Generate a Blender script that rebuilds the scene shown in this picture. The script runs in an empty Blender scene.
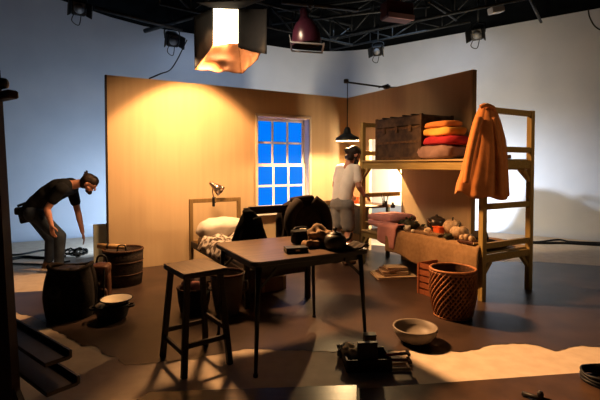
import bpy, math, random
from mathutils import Vector, Matrix, noise
random.seed(7)
PI = math.pi
col = bpy.context.scene.collection
D = bpy.data

# ------------------------------------------------------------------ camera model
F, H, HOR = 430.0, 1.4, 165.0
PT = math.radians(1.7)
VC = HOR + F * math.tan(PT)
CP, SP = math.cos(PT), math.sin(PT)
def ray(u, v):
    x, y = (u - 300) / F, (VC - v) / F
    return Vector((x, CP + y * SP, -SP + y * CP))
EYE = Vector((0, 0, H))
def at(u, v, Y):
    r = ray(u, v); return EYE + r * (Y / r.y)
def fl(u, v, z=0.0):
    r = ray(u, v); return EYE + r * ((z - H) / r.z)
cam_d = D.cameras.new('camera'); cam = D.objects.new('camera', cam_d); col.objects.link(cam)
cam.location = EYE; cam.rotation_euler = (PI / 2 - PT, 0, 0)
cam_d.sensor_width = 36; cam_d.lens = F / 600 * 36
cam_d.shift_y = (VC - 200) / 600
bpy.context.scene.camera = cam

# set frame: origin = corner of the two set walls, a = along left set wall, b = along right set wall
A = math.radians(30)
AV, BV = Vector((math.cos(A), math.sin(A), 0)), Vector((-math.sin(A), math.cos(A), 0))
C0 = at(347, 150, 7.54); C0.z = 0
def rm(s, t, z=0): 
    p = C0 + AV * s + BV * t; return Vector((p.x, p.y, z))
def st(p):
    d = p - C0; return d.dot(AV), d.dot(BV)
def t_at(u, s):   # t where pixel column u meets the vertical plane s
    k = (u - 300) / F; a0 = C0 + AV * s
    return (k * a0.y - a0.x) / (BV.x - k * BV.y)
def s_at(u, t):
    k = (u - 300) / F; b0 = C0 + BV * t
    return (k * b0.y - b0.x) / (AV.x - k * AV.y)
def z_at(v, Y): return at(300, v, Y).z

# ------------------------------------------------------------------ materials
MATS = {}
def mat(name, c1, c2=None, rough=.7, scale=6, stretch=(1, 1, 1), bump=0, metal=0, spec=.3, lo=.35, hi=.65, emit=None, estr=0, trans=0, detail=5, coords='Object', sheen=0):
    m = D.materials.new(name); m.use_nodes = True
    nt = m.node_tree; nt.nodes.clear()
    out = nt.nodes.new('ShaderNodeOutputMaterial'); b = nt.nodes.new('ShaderNodeBsdfPrincipled')
    nt.links.new(b.outputs[0], out.inputs[0])
    b.inputs['Roughness'].default_value = rough; b.inputs['Metallic'].default_value = metal
    b.inputs['Specular IOR Level'].default_value = spec
    b.inputs['Base Color'].default_value = (*c1, 1)
    if sheen: b.inputs['Sheen Weight'].default_value = sheen
    if trans: b.inputs['Transmission Weight'].default_value = trans
    if emit: b.inputs['Emission Color'].default_value = (*emit, 1); b.inputs['Emission Strength'].default_value = estr
    if c2 or bump:
        tc = nt.nodes.new('ShaderNodeTexCoord'); mp = nt.nodes.new('ShaderNodeMapping')
        mp.inputs['Scale'].default_value = stretch
        nz = nt.nodes.new('ShaderNodeTexNoise'); nz.inputs['Scale'].default_value = scale; nz.inputs['Detail'].default_value = detail
        nt.links.new(tc.outputs[coords], mp.inputs[0]); nt.links.new(mp.outputs[0], nz.inputs[0])
        if c2:
            cr = nt.nodes.new('ShaderNodeValToRGB')
            cr.color_ramp.elements[0].position = lo; cr.color_ramp.elements[0].color = (*c1, 1)
            cr.color_ramp.elements[1].position = hi; cr.color_ramp.elements[1].color = (*c2, 1)
            nt.links.new(nz.outputs[0], cr.inputs[0]); nt.links.new(cr.outputs[0], b.inputs['Base Color'])
        if bump:
            bp = nt.nodes.new('ShaderNodeBump'); bp.inputs['Strength'].default_value = bump; bp.inputs['Distance'].default_value = .01
            nt.links.new(nz.outputs[0], bp.inputs['Height']); nt.links.new(bp.outputs[0], b.inputs['Normal'])
    MATS[name] = m
    return m
WOODS = (9, 9, .8)
M = dict(
 cyc=mat('white_cyclorama_paint', (.55, .59, .67), (.59, .625, .70), .85, 2),
 floor=mat('pale_studio_floor', (.58, .47, .36), (.66, .55, .43), .6, 9, bump=.08, detail=9),
 paint=mat('brown_painted_floor', (.050, .031, .022), (.082, .050, .034), .40, 3.2, bump=.05, detail=9, spec=.4),
 ply_gloss=mat('glossy_plywood_sheet', (.055, .032, .018), (.10, .055, .028), .3, 3, (1, 6, 1), .06, spec=.5),
 ply_matte=mat('dull_plywood_sheet', (.07, .04, .024), (.11, .062, .036), .45, 4, (1.5, 1.5, 1), .1, detail=9),
 flat=mat('tan_set_wallpaper', (.50, .365, .22), (.53, .39, .235), .8, 3, (5, 5, .25), 0),
 flat_edge=mat('raw_flat_timber', (.36, .26, .13), (.46, .34, .18), .75, 4, WOODS),
 black=mat('black_metal', (.012, .012, .013), None, .45, spec=.4),
 blackf=mat('black_fabric', (.003, .003, .0035), (.006, .0055, .0055), .9, 20, bump=.2),
 ceil=mat('black_studio_ceiling', (.003, .0035, .004), (.006, .007, .008), .9, 2, spec=0),
 steel=mat('dark_truss_steel', (.022, .025, .028), (.04, .045, .05), .5, 20, metal=.3),
 white=mat('white_gloss_paint', (.88, .85, .80), (.90, .88, .84), .45, 8),
 blue=mat('blue_lit_pane', (.0, .01, .03), None, .5, spec=.05, emit=(.0, .235, .97), estr=1.0),
 bunk=mat('ochre_painted_timber', (.31, .215, .07), (.40, .285, .10), .6, 5, WOODS, .1),
 bunk_b=mat('ochre_painted_rails', (.31, .215, .07), (.40, .285, .10), .6, 5, (9, .8, 9), .1),
 deck=mat('pine_bed_boards', (.42, .29, .13), (.50, .36, .17), .65, 5, (9, .8, 9)),
 bedwood=mat('dull_olive_bed_timber', (.20, .13, .05), (.26, .17, .07), .55, 5, WOODS, .1),
 tabletop=mat('worn_walnut_top', (.085, .050, .032), (.135, .082, .052), .36, 3, (1.2, 9, 1), .05, spec=.5),
 stoolwood=mat('pale_worn_stool_seat', (.10, .064, .038), (.14, .09, .052), .45, 4, (9, 1, 1), .05),
 darkwood=mat('dark_stained_and_shaded_wood', (.022, .014, .010), (.034, .022, .015), .5, 5, WOODS, .1),
 easel=mat('dark_reddish_wood', (.022, .010, .006), (.036, .017, .009), .45, 5, (2, 2, 2), .1),
 sheet=mat('cream_bed_linen', (.56, .49, .42), (.63, .56, .48), .9, 10, bump=.1),
 sheet_dark=mat('brown_patterned_quilt', (.56, .49, .42), (.10, .07, .05), .9, 13, lo=.48, hi=.56),
 pink=mat('dusty_pink_quilt', (.64, .29, .25), (.70, .34, .30), .9, 12, bump=.15),
 tanb=mat('tan_wool_blanket', (.30, .18, .085), (.36, .22, .11), .95, 25, bump=.15),
 tick=mat('grey_mattress_ticking', (.26, .22, .18), (.30, .26, .21), .9, 10),
 trunk=mat('old_brown_leather', (.035, .020, .012), (.10, .058, .030), .55, 9, bump=.3, detail=9),
 trunkm=mat('tarnished_brass', (.14, .09, .05), (.08, .05, .03), .45, 20, metal=.7),
 ora=mat('orange_cloth', (.62, .23, .06), (.70, .28, .08), .9, 12, bump=.1),
 yel=mat('yellow_cloth', (.78, .42, .08), (.84, .47, .11), .9, 12, bump=.1),
 red=mat('crimson_cloth', (.40, .025, .035), (.48, .035, .045), .9, 12, bump=.1),
 mauve=mat('greyish_mauve_cloth', (.27, .17, .14), (.33, .21, .18), .95, 12, bump=.1),
 coat=mat('burnt_orange_wool', (.43, .165, .042), (.49, .195, .055), .95, 18, bump=.15, sheen=.2),
 darkcoat=mat('dark_brown_coat_cloth', (.020, .014, .011), (.032, .022, .017), .9, 14, bump=.2),
 wicker=mat('reddish_wicker', (.26, .105, .042), (.38, .17, .07), .55, 30, bump=.2),
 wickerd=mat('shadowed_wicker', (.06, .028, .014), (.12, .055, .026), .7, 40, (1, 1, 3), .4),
 crate=mat('orange_stained_crate', (.26, .08, .03), (.34, .115, .045), .6, 8, WOODS),
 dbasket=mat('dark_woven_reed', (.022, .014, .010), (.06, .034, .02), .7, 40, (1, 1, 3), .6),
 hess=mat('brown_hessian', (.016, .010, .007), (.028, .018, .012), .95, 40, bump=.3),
 leather=mat('dark_red_leather', (.07, .026, .014), (.12, .045, .022), .5, 8, bump=.2),
 enamel=mat('cream_enamel', (.78, .70, .56), (.84, .76, .62), .3, 6, spec=.5),
 basin=mat('grey_stoneware', (.19, .155, .125), (.25, .21, .17), .5, 12, bump=.1),
 iron=mat('black_cast_iron', (.014, .012, .011), (.024, .02, .018), .45, 20, bump=.1),
 skin=mat('skin', (.50, .25, .17), (.55, .28, .19), .5, 8),
 hair=mat('dark_brown_hair', (.018, .011, .008), (.04, .024, .016), .6, 40, (1, 1, .3), .5),
 tee_w=mat('white_cotton', (.82, .76, .70), (.88, .82, .76), .9, 10, bump=.1),
 short=mat('grey_beige_cotton', (.24, .225, .215), (.29, .275, .26), .9, 10, bump=.1),
 tee_b=mat('black_cotton', (.005, .005, .006), (.009, .009, .010), .9, 10),
 jean=mat('faded_blue_denim', (.020, .027, .042), (.045, .058, .082), .85, 7, bump=.1),
 shoe=mat('brown_suede', (.12, .07, .04), (.17, .10, .06), .8, 10),
 orangei=mat('orange_tin_paint', (.80, .16, .04), None, .4),
 paper=mat('aged_paper', (.66, .50, .32), (.74, .58, .38), .8, 10),
 whitep=mat('white_paper', (.82, .80, .76), None, .8),
 card=mat('brown_cardboard', (.20, .12, .065), (.26, .16, .09), .8, 6),
 green=mat('dull_green_board', (.42, .45, .36), (.48, .5, .42), .7, 6),
 desk=mat('dark_green_desk_paint', (.045, .050, .035), (.07, .07, .05), .5, 6),
 desktop=mat('dark_desk_top', (.10, .055, .03), (.15, .085, .045), .45, 5, (1, 6, 1)),
 bucket=mat('grey_brown_stone_crock', (.15, .12, .095), (.20, .16, .13), .5, 8, bump=.1),
 copper=mat('copper_reflector_cloth', (.26, .10, .036), (.46, .19, .07), .6, 5, bump=.5),
 diff=mat('lit_diffuser_cloth', (.9, .85, .75), None, .8, emit=(1, .82, .56), estr=5),
 maroon=mat('maroon_lamp_enamel', (.055, .014, .030), (.075, .02, .04), .28, 8, spec=.6),
 bulb=mat('lit_bulb_glass', (1, .9, .7), None, .4, emit=(1, .72, .36), estr=30),
 lampin=mat('white_lamp_inside', (.85, .80, .70), None, .5),
 chrome=mat('worn_chrome', (.50, .42, .36), (.36, .30, .26), .25, 12, metal=.9),
 cable=mat('black_cable_rubber', (.012, .012, .013), None, .5),
 cablew=mat('pale_grey_cable', (.42, .40, .36), None, .6),
 pump=mat('mottled_cream_gourd', (.34, .22, .12), (.66, .50, .34), .65, 14, bump=.3),
 dgreen=mat('dark_green_leaves', (.03, .035, .015), (.07, .06, .03), .6, 20, bump=.3),
 pewter=mat('dull_pewter', (.10, .08, .065), (.16, .13, .10), .35, 12, metal=.7),
 bread=mat('crumpled_brown_paper', (.13, .08, .042), (.27, .17, .095), .85, 18, bump=.4),
 redp=mat('dark_red_plastic', (.22, .03, .02), None, .45),
 grey=mat('grey_metal_housing', (.20, .21, .23), (.26, .27, .29), .45, 10),
 tanw=mat('tan_timber', (.42, .26, .12), (.52, .34, .17), .6, 5, WOODS),
)

# ------------------------------------------------------------------ mesh builder
XF = {}
def xf_of(o): return XF.get(o.name, Matrix.Identity(4)) if o else Matrix.Identity(4)
class MB:
    def __init__(s): s.v, s.f, s.sm = [], [], []
    def add(s, vs, fs, smooth=False):
        n = len(s.v); s.v += [Vector(p) for p in vs]
        for f in fs: s.f.append([i + n for i in f]); s.sm.append(smooth)
        return s
    def box(s, c, d, m=None, bev=0):
        x, y, z = d[0] / 2, d[1] / 2, d[2] / 2; c = Vector(c)
        if bev:
            b = min(bev, x * .49, y * .49, z * .49); vs, fs = [], []
            X = [(x, x - b), ]
            def ring(zz, xx, yy, bb): return [(xx - bb, -yy, zz), (xx, -yy + bb, zz), (xx, yy - bb, zz), (xx - bb, yy, zz), (-xx + bb, yy, zz), (-xx, yy - bb, zz), (-xx, -yy + bb, zz), (-xx + bb, -yy, zz)]
            rs = [ring(-z, x - b, y - b, b * .5), ring(-z + b, x, y, b), ring(z - b, x, y, b), ring(z, x - b, y - b, b * .5)]
            for r in rs: vs += r
            for k in range(3):
                for i in range(8): fs.append([k * 8 + i, k * 8 + (i + 1) % 8, k * 8 + 8 + (i + 1) % 8, k * 8 + 8 + i])
            fs.append(list(range(7, -1, -1))); fs.append(list(range(24, 32)))
        else:
            vs = [(i * x, j * y, k * z) for k in (-1, 1) for i, j in ((-1, -1), (1, -1), (1, 1), (-1, 1))]
            fs = [[3, 2, 1, 0], [4, 5, 6, 7]] + [[i, (i + 1) % 4, 4 + (i + 1) % 4, 4 + i] for i in range(4)]
        vs = [(m @ Vector(p) if m else Vector(p)) + c for p in vs]
        return s.add(vs, fs)
    def beam(s, p, q, w, h, up=(0, 0, 1), bev=0):
        p, q = Vector(p), Vector(q); d = (q - p); L = d.length; d.normalize(); up = Vector(up)
        if abs(d.dot(up)) > .99: up = Vector((0, 1, 0))
        r = d.cross(up).normalized(); u = r.cross(d)
        m = Matrix((r, d, u)).transposed()
        return s.box((p + q) / 2, (w, L, h), m, bev)
    def tube(s, pts, r, n=8, closed=False, r2=None):
        pts = [Vector(p) for p in pts]; N = len(pts); vs, fs = [], []; prev = None
        for i, p in enumerate(pts):
            a = pts[(i - 1) % N] if (closed or i > 0) else p; b = pts[(i + 1) % N] if (closed or i < N - 1) else p
            d = (b - a).normalized()
            if prev is None: prev = d.orthogonal().normalized()
            x = (prev - d * prev.dot(d)).normalized(); prev = x; y = d.cross(x)
            rr = r if r2 is None else r + (r2 - r) * i / max(1, N - 1)
            vs += [p + (x * math.cos(k * 2 * PI / n) + y * math.sin(k * 2 * PI / n)) * rr for k in range(n)]
        for i in range(N if closed else N - 1):
            j = (i + 1) % N
            fs += [[i * n + k, i * n + (k + 1) % n, j * n + (k + 1) % n, j * n + k] for k in range(n)]
        if not closed: fs += [list(range(n - 1, -1, -1)), [(N - 1) * n + k for k in range(n)]]
        return s.add(vs, fs, True)
    def lathe(s, prof, c=(0, 0, 0), n=28, m=None, sx=1, sy=1):
        c = Vector(c); vs, fs = [], []; K = len(prof)
        for r, z in prof:
            for k in range(n):
                p = Vector((r * sx * math.cos(k * 2 * PI / n), r * sy * math.sin(k * 2 * PI / n), z))
                vs.append((m @ p if m else p) + c)
        for i in range(K - 1):
            fs += [[i * n + k, i * n + (k + 1) % n, (i + 1) * n + (k + 1) % n, (i + 1) * n + k] for k in range(n)]
        return s.add(vs, fs, True)
    def grid(s, fn, nu, nv, smooth=True):
        vs = [fn(i / nu, j / nv) for j in range(nv + 1) for i in range(nu + 1)]
        fs = [[j * (nu + 1) + i, j * (nu + 1) + i + 1, (j + 1) * (nu + 1) + i + 1, (j + 1) * (nu + 1) + i] for j in range(nv) for i in range(nu)]
        return s.add(vs, fs, smooth)
    def pad(s, c, d, rz=0, e=.55, amp=.0, ns=6, seed=0, n=28, k=16, m=None):
        """soft rounded box with wrinkles (pillow, folded cloth, stone)"""
        c = Vector(c); vs, fs = [], []; R = m or Matrix.Rotation(rz, 3, 'Z')
        sg = lambda x, p: math.copysign(abs(x) ** p, x)
        for j in range(k + 1):
            ph = -PI / 2 + PI * j / k
            for i in range(n):
                th = 2 * PI * i / n
                p = Vector((sg(math.cos(ph), e) * sg(math.cos(th), e) * d[0] / 2, sg(math.cos(ph), e) * sg(math.sin(th), e) * d[1] / 2, sg(math.sin(ph), e) * d[2] / 2))
                if amp:
                    w = noise.noise(Vector((p.x * ns + seed * 7.3, p.y * ns - seed * 3.1, p.z * ns + seed)))
                    p += p.normalized() * amp * w if p.length > 1e-6 else Vector()
                vs.append(R @ p + c)
        for j in range(k):
            fs += [[j * n + i, j * n + (i + 1) % n, (j + 1) * n + (i + 1) % n, (j + 1) * n + i] for i in range(n)]
        return s.add(vs, fs, True)
    def ball(s, c, r, sx=1, sy=1, sz=1, n=16): return s.pad(c, (2 * r * sx, 2 * r * sy, 2 * r * sz), e=1, n=n, k=10)
    def caps(s, p, q, r1, r2, n=14):
        p, q = Vector(p), Vector(q); d = q - p; L = max(d.length, 1e-5); d = d / L
        x = d.orthogonal().normalized(); y = d.cross(x); vs, fs = [], []; rows = []
        for k in range(6): a = -PI / 2 + PI / 2 * k / 5; rows.append((r1 * math.sin(a), r1 * max(math.cos(a), 1e-3)))
        for k in range(6): a = PI / 2 * k / 5; rows.append((L + r2 * math.sin(a), r2 * max(math.cos(a), 1e-3)))
        for h, r in rows: vs += [p + d * h + (x * math.cos(i * 2 * PI / n) + y * math.sin(i * 2 * PI / n)) * r for i in range(n)]
        for j in range(len(rows) - 1): fs += [[j * n + i, j * n + (i + 1) % n, (j + 1) * n + (i + 1) % n, (j + 1) * n + i] for i in range(n)]
        fs += [list(range(n - 1, -1, -1)), [(len(rows) - 1) * n + i for i in range(n)]]
        return s.add(vs, fs, True)
    def build(s, name, m, parent=None, world=False, solid=0, loc=None, rz=0, voxel=0, smooth=0, subs=0):
        vs = s.v
        if world and parent:
            inv = xf_of(parent).inverted(); vs = [inv @ p for p in vs]
        if not parent and loc is not None:
            inv = (Matrix.Translation(loc) @ Matrix.Rotation(rz, 4, 'Z')).inverted() if world else Matrix.Identity(4)
            vs = [inv @ p for p in vs]
        me = D.meshes.new(name); me.from_pydata([tuple(p) for p in vs], [], s.f)
        me.polygons.foreach_set('use_smooth', s.sm); me.update()
        o = D.objects.new(name, me); col.objects.link(o)
        if voxel:
            r = o.modifiers.new('r', 'REMESH'); r.mode = 'VOXEL'; r.voxel_size = voxel; r.use_smooth_shade = True
            if smooth: q = o.modifiers.new('s', 'SMOOTH'); q.factor = .5; q.iterations = smooth
            dg = bpy.context.evaluated_depsgraph_get(); nm = D.meshes.new_from_object(o.evaluated_get(dg))
            o.modifiers.clear(); o.data = nm; D.meshes.remove(me); me = nm; me.name = name
        if solid:
            q = o.modifiers.new('solid', 'SOLIDIFY'); q.thickness = solid; q.offset = 0
        me.materials.clear(); me.materials.append(m)
        if parent: o.parent = parent
        elif loc is not None:
            o.location = loc; o.rotation_euler = (0, 0, rz)
            XF[o.name] = Matrix.Translation(loc) @ Matrix.Rotation(rz, 4, 'Z')
        return o
def tag(o, label, cat, group=None, kind=None):
    if label: o['label'] = label
    if cat: o['category'] = cat
    if group: o['group'] = group
    if kind: o['kind'] = kind
    return o
def thing(name, label, cat, loc=(0, 0, 0), rz=0, group=None):
    o = D.objects.new(name, None); col.objects.link(o); o.empty_display_size = .1
    o.location = loc; o.rotation_euler = (0, 0, rz)
    XF[o.name] = Matrix.Translation(loc) @ Matrix.Rotation(rz, 4, 'Z')
    return tag(o, label, cat, group)
def struct(o): o['kind'] = 'structure'; return o
def nz(x, y, z=0): return noise.noise(Vector((x, y, z)))
def spline(pts, n=8):
    P = [Vector(p) for p in pts]; P = [P[0] * 2 - P[1]] + P + [P[-1] * 2 - P[-2]]; out = []
    for i in range(1, len(P) - 2):
        for k in range(n):
            t = k / n; a, b, c, d = P[i - 1], P[i], P[i + 1], P[i + 2]
            out.append(.5 * ((2 * b) + (c - a) * t + (2 * a - 5 * b + 4 * c - d) * t * t + (3 * b - a - 3 * c + d) * t ** 3))
    return out + [P[-2]]
def copy_tree(o, loc, rz=None, label=None):
    c = o.copy(); col.objects.link(c); c.location = loc
    if rz is not None: c.rotation_euler = (0, 0, rz)
    if label: c['label'] = label
    for ch in list(o.children):
        d = ch.copy(); col.objects.link(d); d.parent = c
        for g in list(ch.children): e = g.copy(); col.objects.link(e); e.parent = d
    return c

# ------------------------------------------------------------------ studio shell
mb = MB(); mb.add([(-10, -1.5, 0), (10, -1.5, 0), (10, 14, 0), (-10, 14, 0)], [[0, 1, 2, 3]])
struct(mb.build('floor', M['floor']))
def jag(pts, amp=.012, step=.02, seed=0):
    out = []
    for i in range(len(pts) - 1):
        p, q = pts[i], pts[i + 1]; n = max(1, int((q - p).length / step))
        for k in range(n):
            w = p.lerp(q, k / n); nrm = Vector((-(q - p).y, (q - p).x, 0)).normalized()
            out.append(w + nrm * (amp * nz(w.x * 14, w.y * 14, seed) + amp * 1.6 * nz(w.x * 3, w.y * 3, seed + 5)))
    return out
front = [(720, 346), (640, 350), (600, 347), (582, 346), (568, 348), (555, 351.5), (541, 347), (525, 344), (510, 344), (497, 345), (478, 348), (460, 352), (450, 351), (430, 354), (400, 350), (370, 352), (340, 353), (300, 351), (265, 350), (245, 350), (200, 357), (150, 364), (124, 366), (116, 357), (104, 356), (92, 347), (84, 346), (66, 335), (56, 331), (44, 322), (30, 316), (10, 312)]
back = [(8, 293), (45, 291), (108, 272)]
pf = [fl(u, v) for u, v in front]
mid = [rm(0, .12), rm(.45, -.4), rm(.9, -1.3), fl(475, 262), fl(540, 262), fl(600, 266), fl(720, 276)]
poly = jag(pf, .024, .010) + [fl(u, v) for u, v in back] + [rm(-3.9, .12)] + mid
mb = MB(); mb.add([Vector((p.x, p.y, .003)) for p in poly], [list(range(len(poly)))])
struct(mb.build('trim_1', M['paint']))
# cyclorama
K0 = Vector((at(335, 100, 11.5).x, 11.5, 0)); dl, dr = Vector((-math.cos(A), -math.sin(A), 0)), Vector((.8, -.6, 0))
path = [K0 + dl * 10.5]
p1, p2 = K0 + dl * 1.6, K0 + dr * 1.6
for k in range(13):
    t = k / 12; path.append(p1 * (1 - t) ** 2 + K0 * 2 * t * (1 - t) + p2 * t * t)
path.append(K0 + dr * 9.5)
mb = MB(); vs, fs = [], []
prof = [(.22 - .22 * math.sin(k * PI / 12), .22 - .22 * math.cos(k * PI / 12)) for k in range(7)] + [(0, 6.2)]
NP = len(path)
for i, p in enumerate(path):
    d = (path[min(i + 1, NP - 1)] - path[max(i - 1, 0)]).normalized(); n = Vector((d.y, -d.x, 0))
    for o_, z_ in prof: vs.append(p + n * o_ + Vector((0, 0, z_ + .001)))
PR = len(prof)
for i in range(NP - 1):
    for k in range(PR - 1): fs.append([i * PR + k, (i + 1) * PR + k, (i + 1) * PR + k + 1, i * PR + k + 1])
mb.add(vs, fs, True); struct(mb.build('wall_back', M['cyc']))
ZC = 4.3
cl = [fl(52, -3, ZC), fl(110, 17, ZC), fl(167, 32.5, ZC)] + [Vector((p.x, p.y, ZC)) for p in [K0 + dl * 1.9 + Vector((.0, .0, 0))] + path[2:-1]] + [K0 + dr * 9.4, Vector((10, -1, ZC)), Vector((-3.9, -1, ZC))]
mb = MB(); mb.add([Vector((p.x, p.y, ZC)) for p in cl], [list(range(len(cl)))]); struct(mb.build('ceiling', M['ceil']))

# ------------------------------------------------------------------ set walls
HF = z_at(98, 7.54)
SL = s_at(108, 0); TR = t_at(470.5, 0)
th = .055
sw0, sw1 = s_at(255, 0), s_at(311, 0)
zw1 = z_at(113, rm(sw0, 0).y); zw0 = z_at(213, rm(sw0, 0).y)
cas = .045
def wall_boxes(mb, along, rng, z0, z1):
    pass
mb = MB()
o0, o1, oz0, oz1 = sw0 + cas, sw1 - cas, zw0 + .05, zw1 - cas
for s0, s1, z0, z1 in ((SL, o0, 0, HF), (o1, th, 0, HF), (o0, o1, 0, oz0), (o0, o1, oz1, HF)):
    mb.box(((s0 + s1) / 2, th / 2, (z0 + z1) / 2), (s1 - s0, th, z1 - z0))
wl = struct(mb.build('wall_left', M['flat'], loc=C0, rz=A))
mb = MB(); td0, td1, zd = t_at(401.5, 0), t_at(369.5, 0), z_at(139, rm(0, -.75).y)
td0, td1 = t_at(401.5, .0) - .0, t_at(369, .0)
for t0, t1, z0, z1 in ((TR, td0, 0, HF), (td1, 0, 0, HF), (td0, td1, zd, HF)):
    mb.box((th / 2, (t0 + t1) / 2, (z0 + z1) / 2), (th, t1 - t0, z1 - z0))
struct(mb.build('wall_right', M['flat'], loc=C0, rz=A))
mb = MB(); mb.box((th / 2, TR - .012, HF / 2), (th + .02, .022, HF)); struct(mb.build('trim_2', M['flat_edge'], loc=C0, rz=A))
mb = MB(); mb.box((SL - .012, th / 2, HF / 2), (.02, th + .02, HF)); struct(mb.build('trim_3', M['darkwood'], loc=C0, rz=A))
# window
wd = D.objects.new('window_1', None); col.objects.link(wd); wd.location = C0; wd.rotation_euler = (0, 0, A); struct(wd)
XF['window_1'] = Matrix.Translation(C0) @ Matrix.Rotation(A, 4, 'Z')
mb = MB(); ym = -.012
for s0, s1, z0, z1 in ((sw0, sw0 + cas, zw0, zw1), (sw1 - cas, sw1, zw0, zw1), (sw0, sw1, zw1 - cas, zw1)):
    mb.box(((s0 + s1) / 2, ym, (z0 + z1) / 2), (s1 - s0, .03, z1 - z0), bev=.006)
a0, a1, b0, b1 = sw0 + cas, sw1 - cas, zw0 + .05, zw1 - cas
mb.build('casing', mat('pale_casing_paint', (.62, .52, .40), (.66, .56, .44), .5, 6), wd)
mb = MB()
for s0, s1, z0, z1 in ((a0 - .02, a0 + .004, b0 - .03, b1 + .02), (a1 - .004, a1 + .02, b0 - .03, b1 + .02), (a0, a1, b1 - .004, b1 + .02), (a0, a1, b0 - .03, b0 + .004)):
    mb.box(((s0 + s1) / 2, .095, (z0 + z1) / 2), (s1 - s0, .19, z1 - z0))
mb.build('window_frame', M['white'], wd)
mb = MB(); mb.box(((sw0 + sw1) / 2, -.04, zw0 - .005), (sw1 - sw0 + .06, .14, .07), bev=.01); mb.build('window_sill', M['white'], wd)
zmid = b0 + (b1 - b0) * .475
def sash(z0, z1, y, nm):
    mb = MB(); r = .05; x0, x1 = a0 + .004, a1 - .004
    for s0, s1, q0, q1 in ((x0, x0 + r, z0, z1), (x1 - r, x1, z0, z1), (x0, x1, z0, z0 + r), (x0, x1, z1 - r, z1)):
        mb.box(((s0 + s1) / 2, y, (q0 + q1) / 2), (s1 - s0, .035, q1 - q0))
    for k in (1, 2):
        sx = x0 + r + (x1 - x0 - 2 * r) * k / 3; mb.box((sx, y, (z0 + z1) / 2), (.034, .03, z1 - z0 - .02))
    mb.box(((x0 + x1) / 2, y, (z0 + z1) / 2), (x1 - x0 - .02, .03, .034))
    so = mb.build('sash', M['white'], wd)
    for i in range(3):
        for j in range(2):
            w, h = (x1 - x0 - 2 * r) / 3, (z1 - z0 - 2 * r) / 2
            mb = MB(); mb.box((x0 + r + w * (i + .5), y, z0 + r + h * (j + .5)), (w, .006, h)); mb.build('pane', M['blue'], so)
sash(zmid - .03, b1 - .004, .155, 'u'); sash(b0, zmid + .03, .118, 'l')

# ------------------------------------------------------------------ bunk bed
bt0, bt1 = -3.285, -1.26
bs0, bs1 = s_at(484, bt0), s_at(534.5, bt0)
print('BUNK', bs0, bs1)
BC = rm((bs0 + bs1) / 2, (bt0 + bt1) / 2)
bx, by = (bs1 - bs0) / 2, (bt1 - bt0) / 2
bunk = thing('bunk_bed', 'ochre timber bunk bed frame with two decks beside the right set wall', 'bunk bed', BC, A)
PW = .062
for sx in (-1, 1):
    for sy in (-1, 1):
        mb = MB(); mb.box((sx * (bx - PW / 2), sy * (by - PW / 2), 1.0), (PW, PW, 2.0), bev=.006); mb.build('post', M['bunk'], bunk)
for sy in (-1, 1):
    y = sy * (by - PW / 2)
    for z, h in ((1.965, .06), (1.565, .06), (1.405, .09), (.97, .06), (.565, .06), (.43, .075)):
        mb = MB(); mb.box((0, y, z), (2 * bx - 2 * PW + .004, .04, h), bev=.004); mb.build('end_rail', M['bunk_b'], bunk)
for sx in (-1, 1):
    for z, h in ((1.395, .10), (.43, .08)):
        mb = MB(); mb.box((sx * (bx - PW / 2), 0, z), (.04, 2 * by - 2 * PW + .004, h), bev=.004); mb.build('side_rail', M['bunk_b'], bunk)
for z in (1.455, .478):
    mb = MB()
    for k in range(5):
        mb.box((-bx + .075 + k * (2 * bx - .15) / 4, 0, z), ((2 * bx - .15) / 4 - .006, 2 * by - .106, .02))
    mb.build('deck', M['deck'], bunk)
for sx in (-1, 1):
    for sy in (-1, 1):
        for z in (1.35, .395):
            mb = MB(); x, y = sx * (bx - PW / 2), sy * (by - PW / 2)
            mb.beam((x, y - sy * .01, z - .13), (x, y - sy * .13, z), .035, .03); mb.beam((x - sx * .01, y, z - .13), (x - sx * .13, y, z), .03, .035)
            mb.build('corner_brace', M['bunk'], bunk)
def bl(s, t): return (s - (bs0 + bs1) / 2, t - (bt0 + bt1) / 2)
# lower bunk mattress and bedding (local frame of the bunk)
def brm(s, t, z): return rm(s, t, z)
mb = MB(); mb.pad((0, 0, 0), (.50, 1.80, .07), e=.25, n=40); tag(mb.build('mattress', M['tick'], loc=BC + Vector((0, 0, .523)), rz=A), 'thin mattress lying on the lower bunk deck', 'mattress')
def drape():
    mb = MB(); t0, t1 = t_at(481, bs0), t_at(388, bs0)
    def fn(u, v):
        t = t0 + (t1 - t0) * u
        w = v * 1.03
        sag = .012 * nz(t * 6, v * 5)
        if w < .5: s, z = -.18 - (w / .5) * .53, .57 + sag
        else:
            k = (w - .5) / .53; drop = .36 + .05 * math.sin(u * 5) - .05 * u
            s = bs0 - .012 - .02 * min(1, k * 4) - .018 * math.sin(t * 16 + .6) * k - .015 * k
            z = .57 - .01 - drop * k + sag
        if u < .06 or u > .94: z -= .004
        return rm(s, t - .05 * max(0, w - .5) * u, z)
    mb.grid(fn, 60, 36); return mb
tag(drape().build('blanket', M['tanb'], world=True, loc=BC, rz=A, solid=.012), 'tan wool blanket draped over the front of the lower bunk', 'blanket')
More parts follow.
